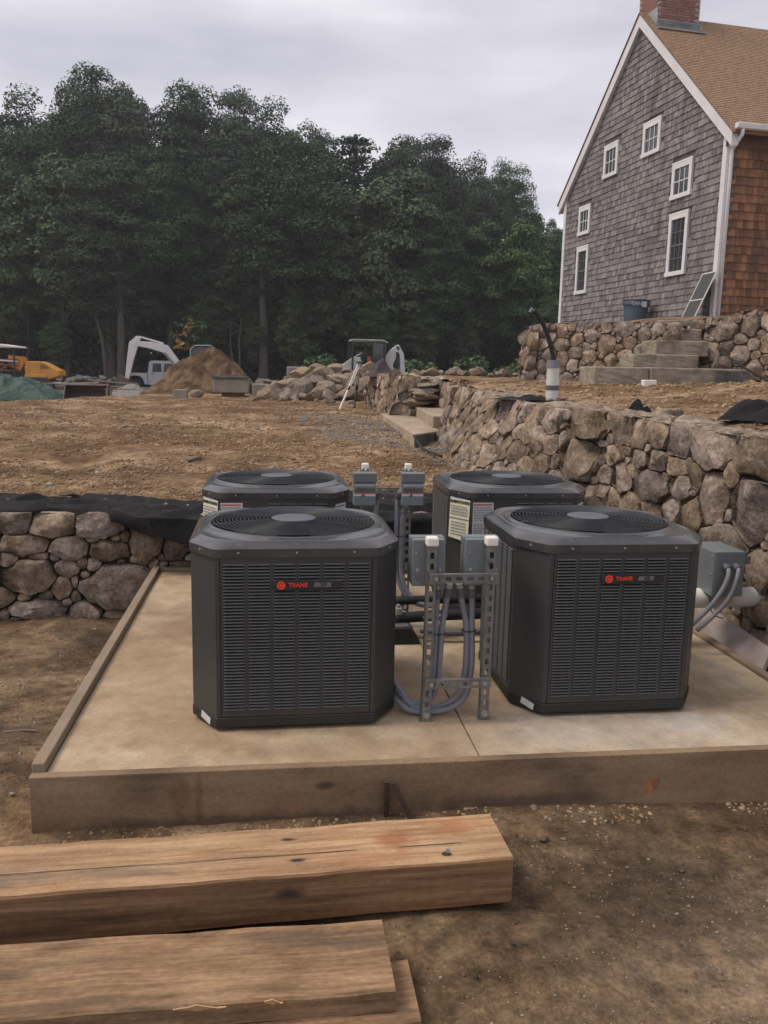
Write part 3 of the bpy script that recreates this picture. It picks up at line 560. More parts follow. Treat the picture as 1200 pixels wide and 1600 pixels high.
# ---------------------------------------------------------------- upper terrace ground (behind the fieldstone wall)
def upper():
    path=[(4.3,15.4),(4.35,13.9),(5.2,13.0),(5.95,12.35),(6.35,12.3),(6.42,12.0),(7.4,10.6),(8.8,8.7)]
    n=40; V=[]; ts=np.concatenate([np.linspace(0,3,24),np.linspace(3.3,22,30)])
    cum=np.linspace(0,len(path)-1,n)
    for c in cum:
        i=min(int(c),len(path)-2); f=c-i; x=path[i][0]*(1-f)+path[i+1][0]*f; y=path[i][1]*(1-f)+path[i+1][1]*f
        for t in ts:
            X=x+t*.78+.05; Y=y+t*.62; z=2.52+.5*float(sst(.6,5,t))+float(fbm(X,Y,1.5,3,50))*.05
            V.append((X,Y,z))
    m_=len(ts); F_=[(i*m_+j,(i+1)*m_+j,(i+1)*m_+j+1,i*m_+j+1) for i in range(n-1) for j in range(m_-1)]
    o=link('upper_terrace',mesh_np('upper_terrace',V,F_,M['dirt_plateau'],True)); o['kind']='structure'
upper()

# ---------------------------------------------------------------- house
def house():
    a=R(-6.3); N=Vector((9.94,17.87,0))+Vector((math.sin(a),math.cos(a),0))*.62
    H=thing('shingled_house','grey weathered cedar shingled gable house with white trim, brown roof and brick chimney','house',tuple(N),0)
    H.rotation_euler=(0,0,-a)      # local: +y along the gable away from us, +x along the eave wall
    W=8.12; Hp=W/2; ZE=7.32; ZP=11.0; Z0=2.85; LX=11
    sl=(ZP-ZE)/Hp
    ztop=lambda u: ZP-abs(u-Hp)*sl
    w=MB(); w.prism([(0,Z0-.4),(W,Z0-.4),(W,ZE-.05),(Hp,ZP-.08),(0,ZE-.05)],.02,.25,axis='x'); gw=w.build('gable_wall',M['backing'],H)
    w=MB(); w.box(.25,LX,.02,.22,Z0-.4,ZE-.06); sw=w.build('side_wall',M['backing'],H)
    w=MB(); w.box(.25,LX,W-.22,W-.02,Z0-.4,ZE-.06); w.box(LX-.02,LX+.2,.02,W-.02,Z0-.4,ZE); w.build('rear_walls',M['backing'],H)
    # windows: (u1,u0,z0,z1,cols,rows) in gable coords measured from the old corner, shift by .62
    wins=[(5.55,6.34,7.31,8.13,3,2),(3.42,4.26,7.41,8.19,3,2),(1.9,2.74,6.09,6.88,3,2),(7.0,7.73,5.95,6.72,3,2),(6.98,7.73,4.23,5.56,3,4),(1.9,2.71,4.27,5.69,3,4)]
    wins=[(p-.62,q-.62,z0,z1,c,r) for p,q,z0,z1,c,r in wins]
    for (p,q,z0,z1,c,r) in wins:
        fr=MB(); t=.115
        fr.box(-.035,.03,p,p+t,z0,z1); fr.box(-.035,.03,q-t,q,z0,z1); fr.box(-.038,.03,p-.01,q+.01,z1-.005,z1+t*.4); fr.box(-.035,.03,p+t,q-t,z1-t,z1-.007); fr.box(-.05,.03,p-.02,q+.02,z0-.03,z0+.07)
        wo_=fr.build('window',M['trim'],H)
        g_=MB(); g_.box(.0,.012,p+t,q-t,z0+.07,z1-t); g_.build('pane',M['glass'],wo_)
        mu=MB()
        for k in range(1,c): y=p+t+(q-p-2*t)*k/c; mu.box(-.014,-.002,y-.011,y+.011,z0+.07,z1-t)
        for k in range(1,r): z=z0+.07+(z1-t-z0-.07)*k/r; mu.box(-.016,-.003,p+t,q-t,z-(.02 if (r==4 and k==2) else .011),z+(.02 if (r==4 and k==2) else .011))
        if r==2: mu.build('muntins',M['trim'],wo_)
        else: mu.build('muntins',MATS.get('m_grey') or mat('m_grey',[(.12,.125,.13)],rough=.6),wo_)
    # shingles
    def inside(u0,u1,z):
        for (p,q,a0,a1,c,r) in wins:
            if u1>p-.005 and u0<q+.005 and z+.12>a0 and z<a1+.04: return True
        return False
    g=random.Random(3); pieces=[]; EX=.158
    z=Z0+.1; row=0
    while z<ZP-.15:
        u=-.02+g.uniform(0,.1)*0
        while u<W:
            wd=g.uniform(.09,.2); u1=min(u+wd,W-.1)
            if u1-u>.03 and u>=.1 and max(0,1)*1:
                tz=min(ztop(u),ztop(u1))-.12
                if z<tz and not inside(u,u1,z): pieces.append((u,u1,z+g.uniform(-.006,.006),min(z+EX+.05,tz+.1)))
            u+=wd
            if u>W: break
        z+=EX; row+=1
    box_me={}
    def sh_mesh(mt,wd,ht,key):
        k=(key,round(wd*50),round(ht*20))
        if k not in box_me:
            m_=MB(); m_.add([(-.028,0,0),(-.028,wd,0),(0,wd,0),(0,0,0),(-.004,0,ht),(-.004,wd,ht),(0,wd,ht),(0,0,ht)],[(0,1,2,3),(7,6,5,4),(0,4,5,1),(1,5,6,2),(3,2,6,7),(3,7,4,0)])
            box_me[k]=m_.mesh('shingle',mt)
        return box_me[k]
    pieces.sort(key=lambda p: (p[0]+4)**2+(p[2]-2)**2*1.0)
    for (u0,u1,z0,z1) in pieces[:180]:
        link('shingle',sh_mesh(M['shingle'],round((u1-u0-.006)*50)/50 if False else u1-u0-.006,z1-z0,'g'),gw,(.018,u0,z0))
    # the remaining shingles in tone batches so single boards still differ
    tones=[]
    for k in range(5):
        v=.72+.14*k
        tones.append(mat('shingle_tone_%d'%k,[(.100*v,.088*v,.092*v),(.19*v,.17*v,.172*v),(.275*v,.25*v,.25*v)],scale=3.5,rough=.92,bump=.5,bscale=14,bdist=.004,stretch=(5,5,1.0),detail=8,wear=((.105,.088,.085),.5,.55)))
    r_=MB()
    for (u0,u1,z0,z1) in pieces[180:]:
        wd=u1-u0-.006; ht=z1-z0; th=g.uniform(.022,.034); r_.cur=g.randrange(5)
        r_.add([(.018-th,u0,z0),(.018-th,u0+wd,z0),(.018,u0+wd,z0),(.018,u0,z0),(.014,u0,z1),(.014,u0+wd,z1),(.018,u0+wd,z1),(.018,u0,z1)],[(0,1,2,3),(0,4,5,1),(1,5,6,2),(3,7,4,0)])
    o=r_.build('shingles',tones,gw); o['kind']='stuff'
    pr=[]; z=Z0+.05
    while z<ZE-.2:
        x=.1
        while x<LX:
            wd=g.uniform(.09,.19); pr.append((x,x+wd,z+g.uniform(-.005,.005),z+.22)); x+=wd
        z+=.185
    pr.sort(key=lambda p:p[0]+abs(p[2]-5)*.01)
    ctr_=MB(); rt_=[mat('cedar_tone_%d'%k,[(.11*v,.052*v,.03*v),(.20*v,.09*v,.045*v),(.29*v,.145*v,.075*v)],scale=3,rough=.85,bump=.4,bscale=14,bdist=.004,stretch=(4,4,1.),detail=8,wear=((.09,.055,.035),.6,.53)) for k,v in enumerate((.6,.8,1,1.2))]
    for i,(x0,x1,z0,z1) in enumerate(pr):
        wd=x1-x0-.005; vs=[(0,-.03,0),(wd,-.03,0),(wd,0,0),(0,0,0),(0,-.004,.21),(wd,-.004,.21),(wd,0,.21),(0,0,.21)]; fs=[(0,1,2,3),(7,6,5,4),(0,4,5,1),(1,5,6,2),(3,2,6,7),(3,7,4,0)]
        if i<115:
            m_=MB(); m_.add(vs,fs); link('shingle',m_.mesh('shingle',rt_[i%4]),sw,(x0,.018,z0))
        else: ctr_.cur=g.randrange(4); ctr_.add([(v[0]+x0,v[1]+.018,v[2]+z0) for v in vs],fs)
    o=ctr_.build('shingles',rt_,sw); o['kind']='stuff'
    # trim
    t=MB(); t.box(-.035,-.0,-.035,.115,Z0-.4,ZE-.2); t.build('corner_board',M['trim'],H)
    t=MB(); t.box(.0,.125,-.045,.0,Z0-.4,ZE-.2); t.build('corner_board',M['trim'],H)
    t=MB(); t.box(-.035,0,W-.12,W+.03,Z0-.4,ZE-.2); t.build('corner_board',M['trim'],H)
    # rake boards
    for sgn in (0,1):
        def pt(u,dz): 
            uu=u if sgn==0 else W-u; return (uu,ZE+u*sl+dz)
        poly=[pt(-.28,-.30),pt(-.28,.02),pt(Hp,.02),pt(Hp,-.30)]
        t=MB(); t.prism(poly,-.11,-.06,axis='x'); t.build('rake_board',M['trim'],H)
        poly=[pt(-.28,-.28),pt(-.28,0),pt(Hp,0),pt(Hp,-.28)]
        t=MB(); t.prism(poly,-.06,.05,axis='x'); t.build('soffit_board',M['trim'],H)
    # roof planes with raised shingle courses
    for sgn in (0,1):
        rb=MB(); L0=-.35; n=66
        sc=math.sqrt(1+sl*sl)
        for k in range(n):
            u0=L0+(Hp-L0)*k/n; u1=L0+(Hp-L0)*(k+1.25)/n; u1=min(u1,Hp)
            z0=ZE+u0*sl+.055; z1=ZE+u1*sl+.035
            if sgn==0: vs=[(-.14,u0,z0),(LX+.3,u0,z0),(LX+.3,u1,z1),(-.14,u1,z1),(-.14,u0,z0-.025),(LX+.3,u0,z0-.025)]
            else: vs=[(-.14,W-u0,z0),(LX+.3,W-u0,z0),(LX+.3,W-u1,z1),(-.14,W-u1,z1),(-.14,W-u0,z0-.025),(LX+.3,W-u0,z0-.025)]
            rb.add(vs,[(0,1,2,3),(4,5,1,0)])
        rb.add([(-.13,(L0 if sgn==0 else W-L0),ZE+L0*sl+.01),(LX+.25,(L0 if sgn==0 else W-L0),ZE+L0*sl+.01),(LX+.25,Hp,ZP+.01),(-.13,Hp,ZP+.01)],[(0,1,2,3)])
        o=rb.build('roof',M['roof'],H)
    # gutter and downspout
    gt=MB(); gt.prism([(-.45,ZE-.22),(-.33,ZE-.22),(-.33,ZE-.1),(-.47,ZE-.1)],-.1,LX,axis='x'); gt.build('gutter',M['trim'],H,bevel=.02)
    t=MB(); t.box(-.05,LX,-.33,-.02,ZE-.26,ZE-.225); t.box(-.05,LX,-.035,-.0,ZE-.5,ZE-.26); t.build('eave_fascia',mat('eave_brown',[(.10,.05,.035),(.14,.075,.05)],rough=.8),H)
    t=MB(); t.tube([(.06,-.4,ZE-.2),(.06,-.4,ZE-.33),(.06,-.1,ZE-.55),(.06,-.085,ZE-.7),(.06,-.085,Z0-.1)],.04,8); t.build('downspout',M['trim'],H,smooth=True)
    # chimney
    cx0,cx1,cy0,cy1=.12,1.32,Hp-.5,Hp+.5; c=MB(); c.box(cx0+.012,cx1-.012,cy0+.012,cy1-.012,ZP-.6,ZP+1.3); ch=c.build('chimney',M['mortar'],H)
    bl=.2; bh=.066; meb=MB(); meb.box(0,bl,0,.03,0,bh-.01); mbx=meb.mesh('brick',M['brick'])
    meb=MB(); meb.box(0,.03,0,bl,0,bh-.01); mby=meb.mesh('brick',M['brick'])
    for k in range(22):
        z=ZP-.35+k*bh; off=(k%2)*bl/2
        for i in range(6):
            x=cx0+i*(bl+.01)-off*.0+ (off if k%2 else 0)
            if x+bl<=cx1+.01: 
                if k<18: link('brick',mbx,ch,(x,cy0-.006,z))
        for i in range(5):
            y=cy0+.005+i*(bl+.008)+ (off if k%2 else 0)
            if y+bl<=cy1+.01: link('brick',mby,ch,(cx0-.006,y,z))
    f=MB(); f.add([(cx0-.05,cy0-.02,ZP-.02-.5*sl),(cx1+.06,cy0-.02,ZP-.02-.5*sl),(cx1+.06,cy0-.02,ZP-.28+.0),(cx0-.05,cy0-.02,ZP-.28)],[(0,1,2,3)])
    f.box(cx0-.08,cx1+.08,cy0-.22,cy0-.01,ZP-.5*sl-.10,ZP-.5*sl-.07,)
    f.box(cx0-.02,cx1+.02,cy0-.02,cy0-.008,ZP-.5*sl-.1,ZP-.27); f.box(cx0-.02,cx0-.008,cy0,cy1,ZP-.55,ZP+.02); f.build('flashing',M['lead'],ch)
    return H,a,N
HOUSE,HA,HN=house()
def hpt(x,u,z):   # house local to world
    c,s=math.cos(-HA),math.sin(-HA); return (HN.x+x*c-u*s,HN.y+x*s+u*c,z)
# blue bin and leaning screen
b=thing('plastic_tote','blue grey plastic bin with a white sticker standing against the grey shingle wall','bin',hpt(-.45,2.65,2.95))
m_=MB(); m_.lathe([(.24,0),(.265,.02),(.31,.62),(.345,.63),(.345,.70),(.33,.72),(.30,.72),(.29,.64),(.23,.05),(.0,.05)],28); m_.build('bin_body',M['bluebin'],b,smooth='auto')
m_=MB(); m_.lathe([(.30,.715),(.34,.72),(.34,.75),(.0,.77)],28); m_.build('dark_rim',mat('rim_dark',[(.015,.025,.04)],rough=.5),b)
m_=MB(); m_.box(-.0,.13,-.352,-.348,.56,.70); o=m_.build('sticker',M['label_w'],b)
def text_mesh(s,size,mt,name='lettering',ext=.0008,bold=False,align='CENTER'):
    cu=bpy.data.curves.new(name,'FONT'); cu.body=s; cu.size=size; cu.extrude=ext; cu.align_x=align; cu.align_y='CENTER'
    if bold: cu.offset=size*.025
    o=bpy.data.objects.new(name,cu); col.objects.link(o); dg=bpy.context.evaluated_depsgraph_get(); dg.update()
    me=bpy.data.meshes.new_from_object(o.evaluated_get(dg)); bpy.data.objects.remove(o); me.materials.clear(); me.materials.append(mt); me.name=name; return me
t=link('lettering',text_mesh('GRN',.13,M['label_w']),b,(-.14,-.352,.64)); t.rotation_euler=(R(90),0,0)
sc=thing('window_screen','grey window screen with white frame leaning against the house corner','window screen',hpt(-.5,.0,2.95))
fr=MB(); A0=Vector((-.02,.72,0)); A1=Vector((-.02,.1,0)); T=Vector((.36,-.32,1.18))
B0,B1=A0+T,A1+T
for (p,q) in ((A0,B0),(A1,B1),(B0,B1),(A0,A1),((A0+B0)/2,(A1+B1)/2)): fr.bar(p,q,.03,.025)
fr.build('screen_frame',M['trim'],sc)
n_=(A1-A0).cross(T).normalized()*.004
ms=MB(); ms.add([A0+n_,A1+n_,B1+n_,B0+n_,A0-n_,A1-n_,B1-n_,B0-n_],[(0,1,2,3),(7,6,5,4),(0,4,5,1),(1,5,6,2),(2,6,7,3),(3,7,4,0)]); ms.build('screen_mesh',M['mesh'],sc)

# ---------------------------------------------------------------- concrete pad
PZ=.23
pad=thing('concrete_pad','square tan concrete equipment pad with wooden form boards still on its edges','concrete pad')
def padslab(x0,x1,seed):
    mb=MB(); mb.box(x0,x1,3.235,6.56,-.2,PZ); o=mb.build('slab',M['concrete'],pad,bevel=.004); return o
padslab(-.905,.846,1); padslab(.852,2.60,2)
mb=MB(); mb.box(-.96,2.72,3.188,3.232,-.04,PZ+.004); mb.build('front_form_board',M['form'],pad,bevel=.004)
mb=MB(); mb.box(-.96,-.909,3.234,6.6,-.2,PZ+.04); mb.build('edge_form_board',M['formtop'],pad,bevel=.005)
mb=MB(); mb.box(2.604,2.652,3.234,6.6,-.25,PZ+.02); mb.build('edge_form_board',M['formtop'],pad,bevel=.005)
mb=MB(); mb.box(-.905,2.60,6.562,6.60,-.2,PZ+.03); mb.build('back_form_board',M['formtop'],pad,bevel=.004)
stk=thing('form_stake','dark steel stake driven upright against the front form board','stake',(.447,3.17,0))
mb=MB(); mb.box(-.011,.011,-.009,.009,-.1,.165); mb.build('shaft',M['rust'],stk)
stk=thing('form_brace','dark steel rod leaning sideways on the front form board beside the upright stake','rod',(.48,3.16,0))
mb=MB(); mb.tube([(-.01,0,.165),(.075,-.04,.0),(.10,-.05,-.05)],.011,8); mb.build('shaft',M['rust'],stk)
# orange paint dot and stain marks on the board
mb=MB(); pts=[(1.62+.016*math.cos(t)*(1+.2*math.sin(3*t)),.10+.028*math.sin(t)) for t in np.linspace(0,6.28,14)[:-1]]
mb.prism(pts,3.1845,3.1875,axis='y'); mb.build('orange_paint_mark',mat('faded_orange',[(.30,.10,.05),(.20,.11,.065)],scale=60,rough=.9,pos=[.4,.6]),pad)

# ---------------------------------------------------------------- timbers
def timber(label,P0,P1,w,h,z,mt,group=None,roll=0,seed=1,warp=.0018,cat='timber',side=None):
    P0=Vector((*P0,z)); P1=Vector((*P1,z)); Ln=(P1-P0).length; ang=math.atan2(P1.y-P0.y,P1.x-P0.x)
    t=thing('timber',label,cat,tuple(P0),ang,group)
    bm=bmesh.new(); n=60; g=random.Random(seed); prev=None
    for i in range(n+1):
        x=Ln*i/n; dz=warp*math.sin(i*.21+seed)+.002*math.sin(i*.9+seed*2)
        ring=[bm.verts.new((x,yy+.0006*math.sin(i*.5+k*2)+g.uniform(-.0012,.0012),zz+dz+g.uniform(-.0012,.0012))) for k,(yy,zz) in enumerate([(0,0),(w*.33,0),(w*.66,0),(w,0),(w,h*.5),(w,h-.006),(w-.006,h),(w*.66,h),(w*.33,h),(.006,h),(0,h-.007),(0,h*.5)])]
        if prev:
            for k in range(12): 
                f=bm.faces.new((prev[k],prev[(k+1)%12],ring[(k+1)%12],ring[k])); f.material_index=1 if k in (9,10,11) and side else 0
        else: bm.faces.new(ring)
        prev=ring
    bm.faces.new(prev[::-1]); bmesh.ops.recalc_face_normals(bm,faces=bm.faces)
    me=bpy.data.meshes.new('beam'); bm.to_mesh(me); bm.free(); me.materials.append(mt); me.materials.append(side or mt); 
    link('beam',me,t); return t,Ln
T1,L1=timber('long pale timber beam in front of the pad with a bolt near its end',(-3.2,2.405),(.80,2.54),.295,.165,.03,M['timber'],side=M['timber_shaded'],seed=2)
ck=MB(); ck.add([(2.4,.120,.1668),(L1-.002,.112,.1665),(L1-.002,.1165,.1665),(.9,.1205,.1668)],[(0,1,2,3)])
ck.build('drying_crack',M['ink'],T1)
bt=MB(); bt.tube([(L1-.222,.055,.160),(L1-.216,.048,.178)],.005,8); bt.cyl((L1-.219,.052,.174),(L1-.2165,.049,.180),.0095,6); bt.build('bolt',M['galv'],T1); bt=MB(); bt.prism([(L1-.222+.016*math.cos(t),.055+.011*math.sin(t)) for t in np.linspace(0,6.28,11)[:-1]],.1655,.1668); bt.build('bolt_hole',M['ink'],T1)
T2,L2=timber('short brown timber nearest the camera with a splintered front edge',(-3.2,2.01),(.325,2.035),.305,.068,.077,M['timber2'],side=M['timber2'],seed=5)
T4,L4=timber('lowest timber, its pale end sticking out right beneath the splintered one',(-3.2,1.98),(.392,2.0),.245,.115,-.04,M['timber2'],side=M['timber2'],seed=11)
gs=random.Random(4)
for k,(x0_,ln_) in enumerate(((L2-.60,.14),(L2-.36,.05))):
    sp=MB(); n_=7; A_=[];B_=[]
    for i in range(n_+1):
        f=i/n_; w_=.012*math.sin(math.pi*min(1,f*1.15+.05))*gs.uniform(.5,1.1)+.0008
        A_.append((x0_+ln_*f,-.006-.006*f+gs.uniform(-.002,.002),.062+w_*.8)); B_.append((x0_+ln_*f,-.004-.004*f,.061-w_*.6))
    V_=A_+B_+[(x,y+.004,z) for x,y,z in A_+B_]; m2=2*(n_+1)
    F_=[(i,i+1,n_+2+i,n_+1+i) for i in range(n_)]+[(m2+n_+1+i,m2+n_+2+i,m2+i+1,m2+i) for i in range(n_)]+[(i+1,i,m2+i,m2+i+1) for i in range(n_)]
    sp.add(V_,F_); sp.build('splinter',mat('fresh_wood',[(.38,.23,.11),(.5,.33,.18)],scale=30,rough=.8,stretch=(1,9,9)),T2)


# ---------------------------------------------------------------- air conditioners
def octo(h,cx,cy,inset=0):
    h-=inset; return [(-h+cx,-h),(h-cx,-h),(h,-h+cy),(h,h-cy),(h-cx,h),(-h+cx,h),(-h,h-cy),(-h,-h+cy)]
HW=.465; CX,CY=.115,.17; ZT=.80; NR=47
def louver_vs(x0,x1,z,sx=1):
    pr=[(.006,.0055),(-.001,.0042),(-.0055,.0008),(-.0065,-.0018)]
    vs=[(x0,y,z+dz) for y,dz in pr]+[(x1,y,z+dz) for y,dz in pr]
    return vs,[(i,i+1,5+i,4+i) for i in range(3)]
def louver_panel(parent,rz,half,individual,x_lo=None):
    """panel lies in local xz with outside at -y; rotated by rz round the unit axis"""
    mr=Matrix.Rotation(rz,4,'Z'); dist=HW
    x0=-half; x1=half; z0=.068; z1=.797
    t=MB(); e=.012
    lo=x0+e if x_lo is None else x_lo
    def bx(a,b,c,d,y0=-dist,y1=-dist+.012): t.box(a,b,y0,y1,c,d,mr)
    bx(x0,lo,z0,z1); bx(x1-e,x1,z0,z1); bx(lo,x1-e,z0,z0+.028); bx(lo,x1-e,z1-.035,z1)
    n=6 if x_lo is None else 4
    rib=.018; inner=x1-e-lo; cw=(inner-rib*(n-1))/n; ss=[]
    for k in range(n):
        a=lo+k*(cw+rib); ss.append((a,a+cw))
        if k<n-1: bx(a+cw,a+cw+rib,z0+.028,z1-.035,-dist-.001,-dist+.010)
    p=t.build('louver_panel',M['cab'],parent)
    zz=[z0+.034+(z1-z0-.035-.028-.01)*k/(NR-1) for k in range(NR)]
    if individual:
        m0=MB(); m0.add(*louver_vs(0,cw,0)); me=m0.mesh('louver',M['louver']); me.transform(mr); me.shade_smooth()
        for (a,b) in ss:
            for z in zz:
                v=mr@Vector((a,-dist,z)); link('louver',me,p,tuple(v))
    else:
        m0=MB()
        for (a,b) in ss:
            for z in zz:
                vs,fs=louver_vs(a,b,z); m0.add([mr@Vector((x,y-dist,q)) for x,y,q in vs],fs)
        o=m0.build('louvers',M['louver'],p,smooth=True); o['kind']='stuff'
    return p
def make_unit(front_ind,service):
    u=empty('air_conditioner')
    oc=octo(HW,CX,CY)
    b=MB(); b.prism(octo(HW,CX,CY,-.003),.018,.066)
    for sx in (-1,1):
        for sy in (-1,1): b.box(sx*.33-.03,sx*.33+.03,sy*.33-.03,sy*.33+.03,0,.02)
    b.build('base_pan',M['blackp'],u,bevel=.006)
    fx=HW-CX; fy=HW-CY
    # corner panels wrap the chamfers
    for sx,sy in ((-1,-1),(1,-1),(1,1),(-1,1)):
        w=.0 if not (service and sx<0 and sy<0) else 0
        ins=.02
        pts=[(sx*(fx-ins),sy*HW),(sx*fx,sy*HW),(sx*HW,sy*fy),(sx*HW,sy*(fy-ins)),(sx*(HW-.02),sy*(fy-ins)),(sx*(HW-.02),sy*(fy-.01)),(sx*(fx-.01),sy*(HW-.02)),(sx*(fx-ins),sy*(HW-.02))]
        if sx*sy<0: pts=pts[::-1]
        c=MB(); c.prism(pts,.0665,.797); c.build('corner_panel',M['cab'],u,bevel=.003)
    k=MB(); k.prism(octo(HW,CX,CY,.05),.07,.78); k.build('coil',M['coil'],u)
    louver_panel(u,0,fx-.022,front_ind,(-fx+.30) if service else None)
    louver_panel(u,R(-90),fy-.022,False); louver_panel(u,R(90),fy-.022,False); louver_panel(u,R(180),fx-.022,False)
    # top cover
    def rounded(h,cx,cy,n=96,rr=.0):
        P=[Vector((*p,0)) for p in octo(h,cx,cy)]
        # start at angle 0 ordering by angle
        out=[]
        for i in range(n):
            a=2*math.pi*i/n; d=Vector((math.cos(a),math.sin(a),0)); best=1e9
            for j in range(8):
                A,B=P[j],P[(j+1)%8]; e=B-A; den=d.x*e.y-d.y*e.x
                if abs(den)<1e-9: continue
                tt=(A.x*e.y-A.y*e.x)/den; s=(A.x*d.y-A.y*d.x)/den
                if tt>0 and -1e-6<=s<=1+1e-6: best=min(best,tt)
            out.append(d*best)
        return out
    n=160
    def blend(o1,f,rad): return [(p.x*(1-f)+rad*math.cos(2*math.pi*i/n)*f,p.y*(1-f)+rad*math.sin(2*math.pi*i/n)*f) for i,p in enumerate(o1)]
    o0=rounded(HW+.007,CX,CY,n); o1=rounded(HW-.004,CX,CY,n); o2=rounded(HW-.022,CX-.01,CY-.01,n); 
    def soft(o,k=4):
        m__=len(o); return [sum((o[(i+j)%m__] for j in range(-k,k+1)),Vector((0,0,0)))/(2*k+1) for i in range(m__)]
    o1=soft(o1,1); o2=soft(o2,4)
    def rad(o,r): return [( (p.x,p.y)) for p in o]
    levels=[([(p.x*.985,p.y*.985) for p in o0],.790),([(p.x,p.y) for p in o0],.790),([(p.x,p.y) for p in o0],.828),([(p.x,p.y) for p in o1],.839),(blend(o2,.0,.4),.849),(blend(o2,.10,.4),.857),(blend(o2,.2,.4),.8575),(blend(o2,.3,.41),.853),(blend(o2,.75,.415),.855),(blend(o2,.92,.417),.862),(blend(o2,1,.412),.861),(blend(o2,1,.402),.867),(blend(o2,1,.394),.866),(blend(o2,1,.390),.855),(blend(o2,1,.388),.76)]
    V=[];F_=[]
    for ps,z in levels: V+=[(x,y,z) for x,y in ps]
    for l in range(len(levels)-1):
        for i in range(n): F_.append((l*n+i,l*n+(i+1)%n,(l+1)*n+(i+1)%n,(l+1)*n+i))
    t=MB(); t.add(V,F_); t.build('top_cover',M['captop'],u,smooth='auto')
    # fan guard
    g=MB(); nr=16
    for k in range(nr):
        r=.108+(.384-.108)*k/(nr-1); z=.872+.010*math.cos(min(r/.39,1)*math.pi/2)
        for i in range(56): pass
        pth=[(r*math.cos(2*math.pi*i/56),r*math.sin(2*math.pi*i/56),z) for i in range(57)]
        g.tube(pth,.0018,5,cap=False)
    for k in range(8):
        a=2*math.pi*(k+.35)/8; g.tube([(r*math.cos(a),r*math.sin(a),.868+.010*math.cos(min(r/.39,1)*math.pi/2)) for r in (.09,.2,.3,.4)],.0028,4)
    g.build('fan_guard',M['wire'],u,smooth=True)
    h=MB(); h.lathe([(.0,.886),(.085,.8855),(.102,.884),(.106,.881),(.106,.877),(.0,.877)][::-1],40); h.build('hub_plate',M['hub'],u,smooth='auto')
    f=MB()
    for k in range(4):
        a=k*math.pi/2+.5; vs=[]
        for r in (.07,.2,.36):
            wd=.10+.25*r
            for s_,zz in ((-1,-.02),(0,.0),(1,.02)): aa=a+s_*wd/max(r,.12)*.4; vs.append((r*math.cos(aa),r*math.sin(aa),.76+zz))
        f.add(vs,[(0,1,4,3),(1,2,5,4),(3,4,7,6),(4,5,8,7)])
    f.lathe([(.08,.70),(.08,.84),(.0,.85)],20); f.build('fan',M['coil'],u)
    d=MB(); d.lathe([(.385,.62),(0,.62)],32); 
    s=MB()
    for x in (-.41,-.25,0,.25,.41):
        y=-HW-.0075 if abs(x)<.35 else None
        if y is None:
            # on the chamfer
            px=abs(x); f_=(px-fx)/CX; yy=-(HW-f_*CY); nx,ny=CY,-CX; l_=math.hypot(nx,ny); nx/=l_; ny/=l_
            sgn=1 if x>0 else -1; p=Vector((sgn*(px+nx*.008),yy+ny*.008,.812)); s.cyl(p,p+Vector((sgn*nx,ny,0))*.004,.006,8)
        else: s.cyl((x,y,.812),(x,y-.004,.812),.005,8)
    s.build('screws',M['bolt'],u)
    if service:
        q=MB(); q.box(-fx+.0,-fx+.295,-HW-.0015,-HW+.004,.075,.79); q.build('service_panel',M['cab'],u,bevel=.001)
    return u
def badge(u,txt):
    y=-HW-.004
    b=MB(); pts=[]
    for i in range(9): a=math.pi/2+math.pi*i/8; pts.append((-.115+.024*math.cos(a)*1.1,.024*math.sin(a)))
    for i in range(9): a=-math.pi/2+math.pi*i/8; pts.append((.150+.014*math.cos(a),.018*math.sin(a)))
    pts=[(x+.035,z+.668) for x,z in pts]; b.prism(pts,y-.008,y,axis='y'); bo=b.build('name_badge',M['blackp'],u,bevel=.002)
    d=MB(); d.prism([(-.068+.0185*math.cos(t),.668+.0185*math.sin(t)) for t in np.linspace(0,6.283,25)[:-1]],y-.0105,y-.0085,axis='y'); d.build('logo_disc',M['red'],bo)
    # small dark ring mark in the disc
    r=MB()
    for k in range(16):
        a0=2*math.pi*k/16*.8+.4; a1=2*math.pi*(k+1)/16*.8+.4
        r.add([(-.068+q*math.cos(a),y-.0107,.668+q*math.sin(a)) for q,a in ((.008,a0),(.0115,a0),(.0115,a1),(.008,a1))],[(0,1,2,3)])
    r.build('logo_swirl',mat('badge_dark_red',[(.35,.03,.02)],rough=.5),bo)
    t=link('lettering',text_mesh('TRANE',.026,M['red'],bold=True),bo,(.005,y-.0095,.668)); t.rotation_euler=(R(90),0,0); t.scale=(1.0,1,1)
    g=MB(); g.prism([(.072,.659),(.078,.679),(.148,.679),(.148,.659)],y-.0105,y-.0085,axis='y'); g.build('model_tag',mat('tag_grey',[(.14,.145,.15)],rough=.4),bo)
    t=link('lettering',text_mesh(txt,.023,M['ink'],bold=True),bo,(.116,y-.0112,.669)); t.rotation_euler=(R(90),0,0)
def text_rows(mb,x0,x1,z0,z1,y,n,seed,hh=.55):
    g=random.Random(seed)
    for k in range(n):
        z=z1-(z1-z0)*(k+.5)/n; h=(z1-z0)/n*hh/2; x=x0
        while x<x1-.004:
            w=g.uniform(.006,.022); xe=min(x+w,x1); mb.box(x,xe,y-.0006,y,z-h,z+h); x=xe+g.uniform(.003,.006)
